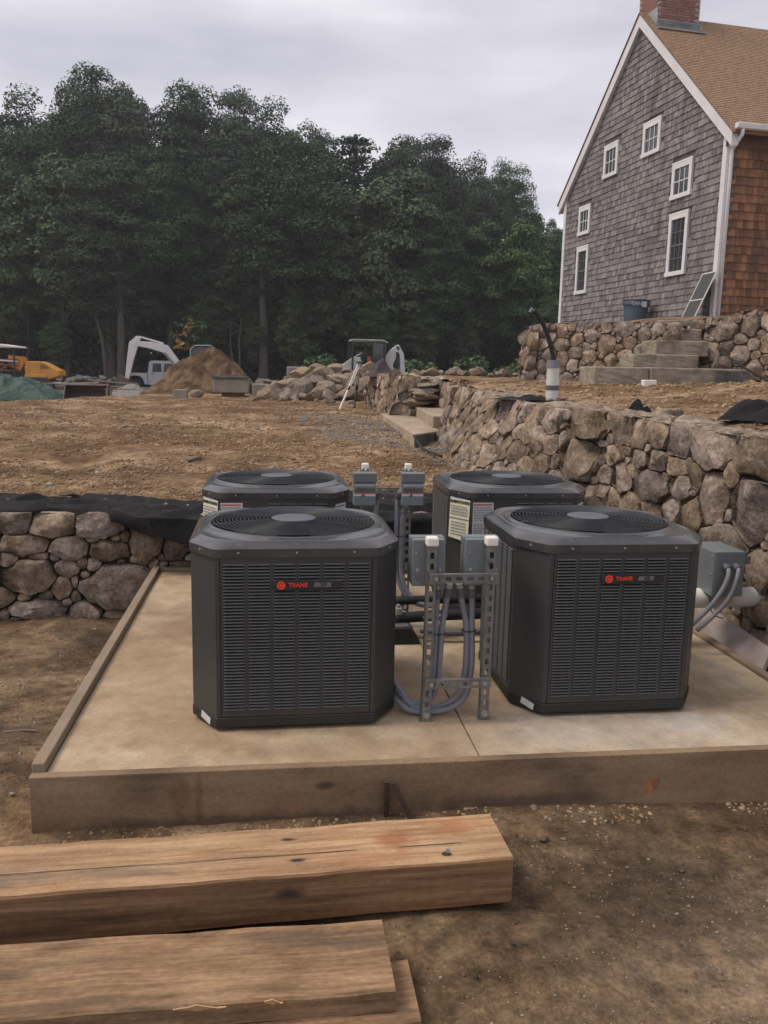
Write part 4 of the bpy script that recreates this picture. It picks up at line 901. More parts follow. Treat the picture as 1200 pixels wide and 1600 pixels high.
def labels(u):
    ang=math.atan2(CY,CX)   # chamfer plane: from the side edge to the front edge
    c=Vector((-(HW-CX/2),-(HW-CY/2),0)); mt_=Matrix.Translation(c)@Matrix.Rotation(-ang,4,'Z')
    def on(mb): mb.v=[tuple(mt_@Vector(v)) for v in mb.v]; return mb
    hw=.088; y=-.004
    e=MB(); e.add([(-hw,y,.785),(hw,y,.775),(hw-.002,y-.010,.50),(-hw-.002,y-.008,.515),(-hw,y+.0015,.785),(hw,y+.0015,.775),(hw-.002,y-.0085,.50),(-hw-.002,y-.0065,.515)],[(0,3,2,1),(4,5,6,7),(0,1,5,4),(1,2,6,5),(2,3,7,6),(3,0,4,7)]); eo=on(e).build('energy_label',M['label_y'],u)
    t=link('lettering',text_mesh('ENERGYGUIDE',.0255,M['ink'],bold=True),eo); t.matrix_local=mt_@Matrix.Translation((0,-.0075,.755))@Matrix.Rotation(R(90),4,'X')
    r=MB(); text_rows(r,-hw+.012,hw-.012,.665,.735,y-.008,4,1,.35); text_rows(r,-hw+.02,hw-.02,.53,.63,y-.0105,5,2,.3); r.box(-hw+.002,hw-.002,y-.0085,y-.006,.645,.649); on(r).build('print',M['inkg'],eo)
    b=MB(); b.box(-hw+.03,hw-.04,y-.002,y+.001,.782,.798); on(b).build('blue_tape',M['inkb'],u)
    y=-HW-.003; x0=-HW+CX+.006
    w=MB(); w.box(x0,x0+.135,y-.001,y+.001,.54,.765); wo_=w.build('warning_label',M['label_w'],u)
    r=MB(); text_rows(r,x0+.007,x0+.127,.55,.63,y-.001,8,3,.5); text_rows(r,x0+.007,x0+.127,.645,.74,y-.001,9,4,.5); r.build('print',M['inkg'],wo_)
    r=MB(); r.box(x0+.003,x0+.125,y-.0018,y-.0012,.746,.757); r.build('red_bar',mat('print_red',[(.45,.14,.1)],rough=.6),wo_)
    c=Vector((HW-CX/2,-(HW-CY/2),0)); d=Vector((CX,CY,0)).normalized(); nn=Vector((CY,-CX,0)).normalized()
    w=MB(); p=c-d*.07+nn*.002; q=c+d*.055+nn*.002; w.bar((p.x,p.y,.66),(q.x,q.y,.66),.003,.18); wo_=w.build('data_plate',M['label_w'],u)
    r=MB()
    for k in range(8):
        z=.735-k*.021; p=c-d*(.06)+nn*.004; q=c+d*(.045-.02*(k%3))+nn*.004; r.bar((p.x,p.y,z),(q.x,q.y,z),.0012,.009)
    r.build('print',M['inkg'],wo_)
protoF=make_unit(True,False); badgeF=None
# front left
u1=protoF; u1.location=(.082,3.565+HW,PZ); u1.rotation_euler=(0,0,R(.6))
tag(u1,'front left grey air conditioner with an XP badge, standing on the concrete pad','air conditioner','condensing units on the pad')
u2=copy_tree(u1); u2.location=(1.585,3.60+HW+.01,PZ); u2.rotation_euler=(0,0,R(.4))
tag(u2,'front right grey air conditioner with an XR badge, nearest the stone wall','air conditioner')
badge(u1,'XP'); badge(u2,'XR')
for u,(dx,rr) in ((u1,(0,0)),(u2,(.0,0))):
    c=Vector((-(HW-CX*.55),-(HW-CY*.45),0)); d=Vector((-CX,CY,0)).normalized(); nn=Vector((-CY,-CX,0)).normalized(); p=c-d*.045+nn*.006; q=c+d*.03+nn*.006
    w=MB(); w.bar((p.x,p.y,.035),(q.x,q.y,.05),.002,.032); w.build('paper_sticker',M['label_w'],u)
ru=make_unit(False,True)
ru.location=(.0,5.20+HW,PZ); labels(ru)
tag(ru,'rear left grey air conditioner with yellow energy label, mostly hidden by the front left one','air conditioner','condensing units on the pad')
u4=copy_tree(ru); u4.location=(1.60,5.22+HW,PZ); tag(u4,'rear right grey air conditioner with a large yellow and white label on its corner','air conditioner')
for u in (u1,u2,ru,u4): u.scale=(1,1,1)
# ---------------------------------------------------------------- strut stands with disconnect boxes
def strut(mb,a,b,face,w=.041,dep=.041,slot=True,pitch=.05,off=.02):
    """slotted channel from a to b; face = unit vector the slotted web looks at"""
    a=Vector(a); b=Vector(b); d=(b-a).normalized(); fc=Vector(face); sd_=d.cross(fc).normalized(); Ln=(b-a).length; t=.003
    def bar(p0,p1,c_side,c_dep,ws,ds):
        mb.bar(a+d*p0+sd_*c_side+fc*c_dep,a+d*p1+sd_*c_side+fc*c_dep,ws,ds,upv=tuple(fc))
    e=.0115
    bar(0,Ln,-w/2+e/2,0,e,t); bar(0,Ln,w/2-e/2,0,e,t)
    for s in (-1,1): bar(0,Ln,s*(w/2-t/2),-dep/2-t/2,t,dep)
    k=off; prev=0
    sl=.028
    while k+sl<Ln-.01:
        bar(prev,k,0,0,w-2*e,t*.98); prev=k+sl; k+=pitch
    bar(prev,Ln,0,0,w-2*e,t*.98)
def rcap(mb,c,s=.055,h=.042):
    mb.box(c[0]-s/2,c[0]+s/2,c[1]-s/2,c[1]+s/2,c[2],c[2]+h)
def curve(pts,n=8):
    P=[Vector(p) for p in pts]; out=[]
    for i in range(len(P)-1):
        p0=P[max(i-1,0)];p1=P[i];p2=P[i+1];p3=P[min(i+2,len(P)-1)]
        for k in range(n):
            t=k/n; out.append(.5*((2*p1)+(-p0+p2)*t+(2*p0-5*p1+4*p2-p3)*t*t+(-p0+3*p1-3*p2+p3)*t**3))
    return out+[P[-1]]
Y0=3.60
sf=thing('strut_stand','front galvanised slotted strut frame with white end caps between the front air conditioners','strut stand',(.825,Y0,PZ))
def L_(x,y,z): return (x-.825,y-Y0,z-PZ)
def post(x,zt,lean=0):
    m_=MB(); strut(m_,L_(x-lean,Y0,PZ),L_(x,Y0,zt),(0,-1,0)); o=m_.build('post',M['galv'],sf)
    c=MB(); rcap(c,L_(x,Y0+.02,zt-.03)); c.build('end_cap',M['white'],sf,bevel=.008)
    f=MB(); f.box(*[v for p in ((x-lean-.03-.825,x-lean+.03-.825),(-.004-.0,.03),(0,.0)) for v in p][:4],0,.004); f.build('base_plate',M['galv'],sf)
    q=MB(); p=L_(x-lean,Y0-.003,PZ+.03); q.cyl(p,(p[0],p[1]-.004,p[2]),.0155,20); q.cyl((p[0],p[1]-.004,p[2]),(p[0],p[1]-.012,p[2]),.009,6); q.build('anchor_bolt',M['bolt'],sf)
post(.690,1.085,.006); post(.962,1.085,.004)
def crossbar(x0,x1,z,parent,y):
    m_=MB(); strut(m_,(x0,y,z),(x1,y,z),(0,-1,0),dep=.02,pitch=.05,off=.02); o=m_.build('crossbar',M['galv'],parent)
    for x in (x0+.03,x1-.03):
        q=MB(); q.cyl((x,y-.002,z),(x,y-.007,z),.0095,6); q.build('bolt',M['bolt'],parent)
crossbar(.672-.825,.984-.825,.918-PZ,sf,-.045); crossbar(.665-.825,.972-.825,.425-PZ,sf,-.045)
def dbox_back(label,x0,x1,z0,z1,y):
    b=thing('disconnect_box',label,'electrical box',((x0+x1)/2,y,z0))
    hw=(x1-x0)/2; h=z1-z0; m_=MB(); m_.box(-hw,hw,0,.085,0,h); m_.build('box_body',M['ebox'],b,bevel=.004)
    m_=MB(); m_.box(-hw-.004,hw+.004,.04,.10,h-.035,h+.004); m_.build('hood',M['ebox'],b,bevel=.003)
    m_=MB(); m_.box(-hw-.004,-hw,.05,.09,.02,h-.04); m_.box(-hw+.025,-hw+.05,-.003,0,.1,.16) if False else None; m_.build('door_edge',M['ebox'],b)
    for (x,z) in ((-hw+.024,.075),(-hw+.016,h-.06),(hw-.02,.075)):
        q=MB(); q.cyl((x,0,z),(x,-.005,z),.008 if z<.1 else .004,10); q.build('screw',M['bolt'],b)
    k=MB(); k.tube([(-hw+.026+.011*math.cos(t),-.001,.04+.011*math.sin(t)) for t in np.linspace(0,6.28,17)],.0012,4); k.build('knockout_ring',M['cond_dark'],b)
    return b
dbox_back('left disconnect box on the front strut stand, seen from behind with a round knockout',.608,.756,.862,1.078,Y0+.045)
dbox_back('right disconnect box on the front strut stand, beside the front right unit',.852,1.012,.862,1.078,Y0+.045)
def conduit(label,pts,r=.0145,mt='conduit',fit=True,group=None,n=8):
    c=thing('flexible_conduit',label,'conduit',tuple(pts[0]),0,group)
    P=curve([Vector(p)-Vector(pts[0]) for p in pts],n); m_=MB(); m_.tube(P,r,10); m_.build('hose',M[mt],c,smooth=True)
    if fit:
        f=MB(); d=(P[1]-P[0]).normalized(); f.cyl(-d*.028,-d*.006,r*1.25,8); f.build('locknut',M['bolt'],c)
        f=MB(); f.cyl(-d*.008,d*.035,r*1.5,12); f.build('fitting',M['cond_dark'],c,bevel=.002)
    return c
GC='grey flexible conduits on the front strut stand'
yb=Y0+.07
conduit('grey conduit from the left front disconnect box, left one of its pair',[(.728,yb,.835),(.729,yb,.78),(.728,yb-.005,.66),(.722,yb-.01,.50),(.718,yb,.40),(.70,yb+.02,.31),(.64,yb+.04,.272),(.585,yb+.1,.32),(.54,yb+.2,.36),(.50,yb+.28,.37)],group=GC)
conduit('grey conduit from the left front disconnect box, right one of its pair',[(.782,yb,.838),(.774,yb,.78),(.758,yb-.005,.66),(.750,yb-.01,.50),(.745,yb,.40),(.72,yb+.015,.31),(.655,yb+.025,.258),(.60,yb+.07,.29),(.55,yb+.16,.335),(.51,yb+.26,.345)],group=GC)
conduit('grey conduit from the right front disconnect box, left one of its pair',[(.838,yb,.838),(.848,yb,.78),(.872,yb-.005,.66),(.876,yb-.01,.50),(.872,yb,.42),(.85,yb+.01,.33),(.79,yb+.02,.275),(.70,yb+.03,.25),(.62,yb+.05,.265),(.57,yb+.12,.30),(.53,yb+.25,.32)],group=GC)
conduit('grey conduit from the right front disconnect box, right one of its pair',[(.892,yb,.835),(.896,yb,.78),(.898,yb-.005,.66),(.903,yb-.01,.50),(.900,yb,.42),(.88,yb+.0,.32),(.81,yb+.0,.262),(.71,yb+.0,.245),(.63,yb+.01,.25),(.58,yb+.05,.27),(.53,yb+.2,.29)],group=GC)
def tie(label,c,rx,ry,ax=0):
    pts=[(rx*math.cos(t),ry*math.sin(t),.004*math.sin(t)) for t in np.linspace(0,6.28,19)]
    m_=MB(); m_.tube(pts,.0028,5); o=m_.build('cable_tie',M['rubber']); o.location=c; o.rotation_euler=(0,ax,0); tag(o,label,'cable tie')
tie('black cable tie round the left pair of conduits on the front stand',(.741,yb-.006,.635),.034,.017); tie('black cable tie round the right pair of conduits on the front stand',(.884,yb-.006,.645),.033,.017)
tie('black cable tie round the conduit bundle where it passes behind the front left unit',(.585,yb+.09,.30),.05,.03,R(50))
# rear stand
YR=5.0
sr=thing('strut_stand','rear galvanised strut frame carrying two hooded disconnect boxes in front of the black fabric','strut stand',(.665,YR,PZ))
for x in (.535,.80):
    m_=MB(); strut(m_,(x-.665,0.03,0),(x-.665,0.03,1.235-PZ),(0,-1,0)); m_.build('post',M['galv'],sr)
    c=MB(); rcap(c,(x-.665,.05,1.215-PZ),.043,.05); c.build('end_cap',M['white'],sr,bevel=.008)
crossbar(-.15,.16,1.10-PZ,sr,.01); crossbar(-.15,.16,.62-PZ,sr,.01)
def dbox_front(label,x,z0,y):
    b=thing('disconnect_box',label,'electrical box',(x,y,z0))
    w=.066; h=.195
    m_=MB(); m_.box(-w,w,-.07,0,.0,h-.012); m_.build('box_body',M['ebox'],b,bevel=.003)
    m_=MB(); m_.box(-w-.004,w+.004,-.09,.0,h-.012,h); m_.add([(-w-.004,-.09,h-.012),(w+.004,-.09,h-.012),(w+.004,-.086,h-.055),(-w-.004,-.086,h-.055),(-w-.004,-.07,h-.012),(w+.004,-.07,h-.012),(w+.004,-.07,h-.055),(-w-.004,-.07,h-.055)],[(0,3,2,1),(3,7,6,2),(0,4,7,3),(1,2,6,5)]); m_.build('hood',M['ebox'],b,bevel=.002)
    m_=MB(); m_.prism([(-.072,h-.055),(-.098,h-.075),(-.098,h-.088),(-.078,h-.115),(-.07,h-.115),(-.07,h-.055)],-w+.006,w-.006,axis='x'); m_.build('cover_lip',M['ebox'],b,bevel=.002)
    m_=MB(); m_.box(-w+.002,w-.002,-.0745,-.0705,.055,.075); m_.build('warning_strip',M['label_w'],b)
    m_=MB(); m_.box(-w+.003,w-.003,-.0760,-.0748,.068,.078); m_.build('red_strip',mat('print_red',[(.45,.14,.1)],rough=.6),b)
    m_=MB(); m_.cyl((-.01,-.076,.062),(-.01,-.082,.062),.006,10); m_.build('latch',M['ink'],b)
    m_=MB(); m_.box(-w+.001,w-.001,-.078,-.0705,.0,.05); m_.build('lower_cover',M['ebox'],b,bevel=.002)
dbox_front('hooded disconnect box on the left of the rear strut stand',.522,1.025,YR); dbox_front('hooded disconnect box on the right of the rear strut stand',.812,1.025,YR)
GR='grey flexible conduits on the rear strut stand'
conduit('grey conduit curling out of the rear left disconnect box side',[(.592,YR-.02,1.09),(.605,YR,1.05),(.60,YR+.01,.95),(.60,YR,.7),(.6,YR,.45)],group=GR)
conduit('outer grey conduit hanging left of the rear right disconnect box',[(.742,YR-.02,1.09),(.730,YR,1.05),(.728,YR-.01,.9),(.728,YR-.01,.66),(.735,YR-.02,.58),(.775,YR-.04,.48),(.83,YR-.06,.42),(.9,YR-.08,.40)],group=GR)
conduit('inner grey conduit dropping from the rear right disconnect box',[(.775,YR-.03,1.0),(.762,YR-.03,.95),(.757,YR-.02,.85),(.757,YR-.02,.66),(.765,YR-.03,.57),(.80,YR-.05,.48),(.86,YR-.07,.42),(.95,YR-.1,.40)],group=GR)
tie('black cable tie on the rear conduits level with the fabric',(.743,YR-.016,.83),.033,.02)
conduit('grey conduit crossing low behind the front left unit',[(.55,4.95,.36),(.65,4.9,.42),(.78,4.85,.37),(.9,4.8,.36),(1.02,4.78,.38)],fit=False)
# insulated refrigerant lines
def pipe(name,label,pts,r,mt,cat='pipe'):
    m_=MB(); p0=Vector(pts[0]); m_.tube(curve([Vector(p)-p0 for p in pts],6),r,12); o=m_.build(name,M[mt],None,smooth=True); o.location=p0; tag(o,label,cat); return o
pipe('insulated_pipe','lower black insulated pipe running between the left and right units',[(.70,4.8,.36),(.95,4.84,.36),(1.2,4.86,.36),(1.5,4.9,.36)],.034,'rubber')
pipe('insulated_pipe','upper black insulated pipe lying behind the lower one',[(.72,4.93,.43),(.95,4.95,.43),(1.2,4.95,.43),(1.5,5.0,.43)],.028,'rubber')
pipe('insulated_pipe','thin grey pipe below the black insulated pipes',[(.85,4.75,.30),(1.05,4.72,.285),(1.3,4.72,.30)],.02,'cond_dark')
cf=thing('pipe_fitting','copper fitting with a bright clamp at the end of the black pipe','pipe fitting',(.722,4.80,.30))
m_=MB(); m_.tube([(0,0,0),(0,0,.06),(.0,0,.09)],[.022,.022,.016],12); m_.build('copper_collar',M['copper'],cf,smooth='auto')
m_=MB(); m_.cyl((0,0,.085),(0,0,.125),.026,12); m_.cyl((0,0,.125),(0,0,.145),.012,8); m_.build('clamp',M['bolt'],cf,bevel=.002)
m_=MB(); m_.cyl((-.02,0,-.03),(-.02,0,.0),.02,8); m_.build('nut',M['bolt'],cf)
rb=thing('pipe_support','black rubber pipe support block on the pad beside the front left unit','support block',(.715,4.80,PZ))
m_=MB(); m_.prism([(-.13,0),(.13,0),(.07,.10),(-.07,.10)],-.11,.11,axis='y'); m_.build('block',M['rubber'],rb,bevel=.006)
m_=MB(); m_.box(-.06,.06,-.1,.1,.1005,.108); m_.build('top_channel',M['galv'],rb)
# junction box, pipe and board by the wall
jb=thing('junction_box','grey steel junction box on the stone wall above the white pipe','junction box',(2.66,4.46,.56),R(0))
m_=MB(); m_.box(-.137,.046,0,.30,0,.268); m_.build('box_body',M['ebox'],jb,bevel=.004)
m_=MB(); m_.box(-.143,-.1375,.004,.296,.004,.264); m_.build('cover',M['ebox'],jb,bevel=.002)
for z in (.03,.13,.235):
    q=MB(); q.cyl((-.143,.03,z),(-.148,.03,z),.006,10); q.build('screw',M['bolt'],jb)
m_=MB(); m_.box(.046,.085,.01,.02,.19,.24); m_.build('mounting_tab',M['galv'],jb)
GJ='grey flexible conduits of the junction box'
conduit('left grey flexible conduit leaving the front of the junction box',[(2.583,4.455,.745),(2.583,4.42,.73),(2.57,4.40,.68),(2.53,4.40,.59),(2.48,4.42,.50),(2.40,4.44,.40)],r=.0135,group=GJ)
conduit('right grey flexible conduit leaving the front of the junction box',[(2.645,4.455,.745),(2.645,4.42,.73),(2.625,4.40,.67),(2.58,4.39,.57),(2.51,4.40,.47),(2.42,4.42,.37)],r=.0135,group=GJ)
pp=thing('drain_pipe','large white plastic pipe coming out of the stone wall below the junction box','pipe',(2.12,4.60,.515))
m_=MB(); m_.tube([(0,0,0),(.5,0,0),(1.05,.02,.0)],.060,24); m_.build('pipe_body',M['pvc'],pp,smooth='auto')
m_=MB(); m_.tube([(.29,-.0,0),(.35,-.0,0)],.066,24); m_.build('coupling',M['pvc'],pp,smooth='auto')
hs=MB(); hs.tube(curve([(.43,-.067,.02),(.44,-.068,-.05),(.47,-.06,-.09),(.56,.0,-.13)],6),.004,5); hs.build('hanger_strap',M['galv'],pp)
bd=thing('weathered_board','weathered grey board leaning on edge between the pad and the stone wall','board',(2.66,3.6,.1))
bm_=MB(); bm_.add([(.02,.62,-.04),(.0,1.6,.10),(.07,1.6,.30),(.17,.72,.185),(.045,.62,-.05),(.025,1.6,.09),(.095,1.6,.295),(.195,.72,.175)],[(0,3,2,1),(4,5,6,7),(0,1,5,4),(1,2,6,5),(2,3,7,6),(3,0,4,7)])
bm_.build('board_face',M['board'],bd,bevel=.004)

# ---------------------------------------------------------------- black fabric draped over the low wall
def drape():
    nx,nv=420,60; V=[]
    for i in range(nx):
        x=-3.4+6.0*i/(nx-1)
        drop=float(np.interp(x,[-3.4,-1.35,-1.1,-.7,-.3,0,2.6],[.0,.0,.08,.17,.34,.5,.5]))
        over=float(np.interp(x,[-3.4,-1.35,-.95,2.6],[6.80,6.78,6.50,6.50]))
        back=7.22+.10*math.sin(x*1.7)+.06*math.sin(x*4.1+1)
        prof=[]
        for j in range(nv):
            t=j/(nv-1)
            if t<.6:
                q=t/.6; y=back+(over-back)*q; z=float(np.interp(y,[6.4,6.75,7.0,7.3],[.668,.685,.70,.70]))
                w=.030*math.sin(x*2.1+q*5)+.024*(1-2*abs(math.sin(x*3.1-q*5+1)))+.018*(1-2*abs(math.sin(x*7.3+q*8)))+.05*abs(float(fbm(x*1.6,q*3,2.2,3,66)))
                z+=.75*w*(.35+.65*math.sin(q*math.pi))+ (0.02 if q>0 else 0)+float(fbm(x*1.3,y*5,2,3,60))*.05
                z-=.03*float(sst(-1.3,-.9,x))
                if y>6.76: z=max(z,float(z_plat(np.array(x),np.array(max(y,6.82))))+.014+.012*math.sin(x*9+y*30))
            else:
                q=(t-.6)/.4; y=over-.05-.03*math.sin(q*1.6)+.02*math.sin(x*7+q*2)+.012*math.sin(x*17); z=.70-q*(drop+.03)-.03*float(sst(-1.3,-.9,x))-.05*(1-float(sst(-1.4,-1.1,x)))*q+float(fbm(x*2,0,3,3,61))*.03
            V.append((x,y,z))
    F_=[(i*nv+j,(i+1)*nv+j,(i+1)*nv+j+1,i*nv+j+1) for i in range(nx-1) for j in range(nv-1)]
    o=link('landscape_fabric',mesh_np('landscape_fabric',V,F_,M['fabric'],True)); sm=o.modifiers.new('thickness','SOLIDIFY'); sm.thickness=.003
    tag(o,'wrinkled black landscape fabric draped over the low stone wall behind the units','fabric')
drape()
def crumple(label,c,rx,ry,h,seed,mt='fabric',name='fabric_scrap',cat='fabric'):
    n=26; V=[]
    for i in range(n):
        for j in range(n):
            u=i/(n-1)*2-1; v=j/(n-1)*2-1; r=min(1,math.hypot(u,v)); e=(1-r**2)
            z=h*max(e,0)*(.5+.9*abs(math.sin(u*3+seed)*math.cos(v*4-seed)))+float(fbm(u*2+seed,v*2,2,3,70))*h*.3*e-.01
            V.append((u*rx*(1+.2*math.sin(v*5+seed)),v*ry*(1+.2*math.sin(u*4+seed)),z))
    F_=[(i*n+j,(i+1)*n+j,(i+1)*n+j+1,i*n+j+1) for i in range(n-1) for j in range(n-1)]
    me=mesh_np(name,V,F_,M[mt],False); o=link(name,me,None,c); tag(o,label,cat); return o
crumple('peaked fold of black fabric on the terrace dirt at the right edge',(4.15,6.3,1.50),.55,.35,.24,1)
crumple('small black fabric scrap on the terrace behind the wall top',(3.2,7.2,1.5),.12,.1,.10,2)
crumple('flat black fabric scrap beside the upright white pipe',(2.62,8.7,1.555),.35,.2,.04,4)
# loose things on the plateau
rock((-1.72,7.18,.755),1,'flat_rock','flat pale rock lying at the back edge of the black fabric','rock',rot=(0,0,.1),sc=(.085,.06,.035))
rock((-.88,9.0,.85),1,'loose_rock','tan rock sitting alone in the middle of the dirt','rock',rot=(0,0,.3),sc=(.10,.07,.05))
rock((.74,7.1,.74),1,'loose_rock','pale rock on the dirt between the rear disconnect boxes','rock',rot=(0,0,1),sc=(.05,.04,.04))
rock((.50,6.95,.74),1,'loose_rock','pale rock behind the rear left disconnect box','rock',rot=(0,0,1),sc=(.06,.045,.035))
for k,(x,y,s) in enumerate([(1.05,2.95,.022),(1.02,2.78,.016),(1.5,2.7,.014),(1.9,2.95,.016),(2.3,2.9,.018),(.75,2.35,.012)]):
    rock((x,y,float(z_low(x,y))+s*.4),s,'small_stone','small pale stone on the bare earth in front of the pad','stone','small stones before the pad')
stick=MB(); stick.tube([(-.09,0,0),(.0,.008,.004),(.07,.0,.0)],.004,5); o=stick.build('twig',M['lumber']); o.location=(-1.28,4.2,float(z_low(-1.28,4.2))+.006); tag(o,'pale broken twig on the dirt left of the pad','twig')
hp=MB(); hp.tube(curve([(0,0,0),(.05,-.35,-.12),(.16,-.95,-.15)],8),.016,6); o=hp.build('black_tube',M['rubber']); o.location=(1.66,10.1,1.04); tag(o,'black tube leaning off the end of the lowest granite slab','tube')
# upright pipe on the terrace
cp=thing('standpipe','upright white plastic pipe with a grey band standing on the terrace behind the wall','standpipe',(2.87,8.6,1.52))
m_=MB(); m_.tube([(0,0,0),(0,0,.40)],.066,24); m_.build('pipe_body',M['pvc'],cp,smooth='auto')
m_=MB(); m_.tube([(0,0,.13),(0,0,.18)],.069,24); m_.build('grey_band',M['cond_dark'],cp,smooth='auto')
m_=MB(); m_.tube([(0,0,.36),(0,0,.44)],.072,16); m_.build('taped_top',M['conduit'],cp,smooth='auto')
m_=MB(); m_.tube(curve([(0,0,.42),(-.02,0,.52),(-.10,0,.74),(-.20,0,.90),(-.24,0,.94)],6),[.024]*25,8) ; m_.build('black_hose',M['rubber'],cp,smooth=True)
m_=MB(); m_.tube([(-.235,0,.93),(-.27,0,.955),(-.28,0,.92)],.016,6); m_.build('hose_tip',M['conduit'],cp)
hs=MB(); hs.tube(curve([(6.05,11.0,2.15),(6.2,10.7,1.96),(6.42,10.5,1.80),(6.6,10.3,1.74)],6),.014,6); o=hs.build('black_strap',M['rubber']); tag(o,'black strap hanging down over the granite steps','strap')
wb=MB(); wb.box(-.10,.07,-.05,.05,0,.085); o=wb.build('white_scrap',M['white'],None,bevel=.01); o.location=(4.72,10.3,1.68); tag(o,'small white plastic scrap on the dirt below the granite steps','plastic scrap')

# ---------------------------------------------------------------- boulders
def zp(x,y): return float(z_plat(np.array(x),np.array(y)))
g=random.Random(21)
LB=[(430,590,16),(452,585,15),(410,610,14),(438,607,15),(470,600,14)]
k=0; spots=[]
for layer,(zz,n,x0,x1,yy) in enumerate([(.0,16,-.25,3.0,21.3),(.15,15,.0,2.9,21.9),(.32,13,.2,2.8,22.5),(.48,10,.5,2.7,23.1),(.60,6,1.0,2.6,23.6)]):
    for i in range(n):
        x=x0+(x1-x0)*(i+.5)/n+g.uniform(-.07,.07); s=g.uniform(.17,.34)
        spots.append((x,yy+g.uniform(-.2,.2),zp(x,21.5)+zz+s*.45,s,layer,i))
for (x,y,z,s,ly,i) in spots:
    rock((x,y,z),s,'boulder',ORD[i]+' boulder from the left in the '+['bottom','second','middle','fourth','top'][ly]+' tier of the loose rock pile','boulder','boulders in the loose rock pile')
for i in range(12):
    x=-.6+2.6*i/12+g.uniform(-.08,.08); rock((x,g.uniform(19.8,21),zp(x,20.5)+.04),g.uniform(.05,.12),'boulder',ORD[i]+' small broken rock from the left at the foot of the rock pile','rock','small rocks at the foot of the pile')
for i in range(24):
    x=2.7+i*.2+g.uniform(-.1,.1); y=20.2+g.uniform(-.5,.3); s=g.uniform(.08,.19)
    rock((x,y,float(z_terr(np.array(x),np.array(19.8)))+s*.55),s,'rubble_stone',ORD[i]+' pale rubble stone from the left along the terrace far edge','rock','rubble along the far edge of the terrace')
for i in range(46):
    x=-13.6+i*.095+g.uniform(-.1,.1); rock((x,52+g.uniform(-.6,.6),.45+g.uniform(0,.5)),g.uniform(.2,.36),'wall_boulder','dark grey boulder in the old rubble wall at the wood edge','boulder','boulders of the old rubble wall',ROCKD)
for i in range(10):
    x=-2.2+i*.45+g.uniform(-.1,.1); rock((x,48,.75+g.uniform(0,.3)),g.uniform(.2,.33),'wall_boulder','dark grey boulder in the old rubble wall at the wood edge','boulder','boulders of the old rubble wall',ROCKD)
# dirt heap
def heap(name,label,cx,cy,rx,ry,h,z0,mt,seed,flat=1.25,cat='dirt pile',noise=.2):
    n=90; V=[]
    for i in range(n):
        for j in range(n):
            u=(i/(n-1)*2-1)*1.1; v=(j/(n-1)*2-1)*1.1
            r=math.hypot(u,v)*(1+.04*math.sin(math.atan2(v,u)*3+seed)+.04*math.sin(math.atan2(v,u)*5+2*seed))
            e=min(1,1.16*max(0,1-r)**flat)
            e=e if cat!='dirt pile' else .93-math.log1p(math.exp((.93-e)*9))/9+.0 if e>.0 else 0
            z=h*max(e,0)*1.1+float(fbm(u*1.7+seed,v*1.7,2,5,80,.6))*h*noise*min(1,e*3)+float(fbm(u*6+seed,v*6,2.5,3,81,.6))*h*.05-(.15 if r>1 else 0)
            V.append((cx+u*rx,cy+v*ry,z0+z))
    F_=[(i*n+j,(i+1)*n+j,(i+1)*n+j+1,i*n+j+1) for i in range(n-1) for j in range(n-1)]
    o=link(name,mesh_np(name,V,F_,mt,True)); return tag(o,label,cat,None,'stuff' if cat=='dirt pile' else None)
heap('dirt_pile','large steep pile of brown excavated earth in the middle distance',-2.05,27,2.02,2.1,1.36,.93,M['pile'],1.0,flat=1.12)
heap('gravel_heap','grey gravel heap behind the steel bucket',-6.6,40,1.1,1.2,.45,.45,M['gravel'],2,flat=1,cat='gravel heap')
# block things near heap
cb=thing('concrete_block','long weathered concrete block at the foot of the dirt pile','concrete block',(-1.15,23,1.04))
m_=MB(); m_.box(-.52,.42,-.3,.3,.09,.46); m_.build('block',M['cblock'],cb,bevel=.03)
m_=MB(); m_.box(-.55,.40,-.35,.32,.47,.52); m_.build('steel_plate',M['granite_dark'],cb)
m_=MB(); m_.box(-.3,.3,-.15,.15,-.08,.088); m_.build('timber_blocking',M['timber_shaded'],cb)
m_=MB(); m_.box(-.23,.23,-.2,.2,0,.3); o=m_.build('concrete_chunk',M['cblock'],None,bevel=.03); o.location=(-.45,22.9,1.08); o.rotation_euler=(0,0,.2); tag(o,'smaller grey concrete block butted to the right of the long one','concrete block')
m_=MB(); m_.box(-.17,.17,-.15,.15,0,.24); o=m_.build('concrete_cube',M['cblock'],None,bevel=.02); o.location=(-2.42,22.0,.98); tag(o,'small square concrete block in front of the dirt pile','concrete block')
rock((-2.02,22.0,1.1),.2,'loose_rock','rounded rock right of the small square concrete block','rock')
cc=thing('cast_block','pale concrete block with two lifting rings standing behind the boulder pile','concrete block',(.62,27,1.25))
m_=MB(); m_.box(-.30,.28,-.2,.2,0,.6); m_.build('block',M['cblock'],cc,bevel=.03)
for x in (-.14,.1):
    m_=MB(); m_.tube([(x+.04*math.cos(t),0,.6+.04*math.sin(t)) for t in np.linspace(0,3.14,9)],.01,6); m_.build('lifting_ring',M['rust'],cc)
for k,(a,b) in enumerate([((-.15,21.6,1.1),(.42,21.2,1.42)),((-.6,21.5,1.08),(-.1,21.3,1.16)),((-.5,23.2,1.5),(.15,22.9,1.42))]):
    m_=MB(); m_.bar(Vector(a)-Vector(a),Vector(b)-Vector(a),.09,.035); o=m_.build('scrap_board',M['lumber']); o.location=a; tag(o,['pale scrap board leaning on the left of the boulder pile','pale scrap board on the ground left of the boulder pile','pale scrap board lying over the concrete blocks'][k],'board')
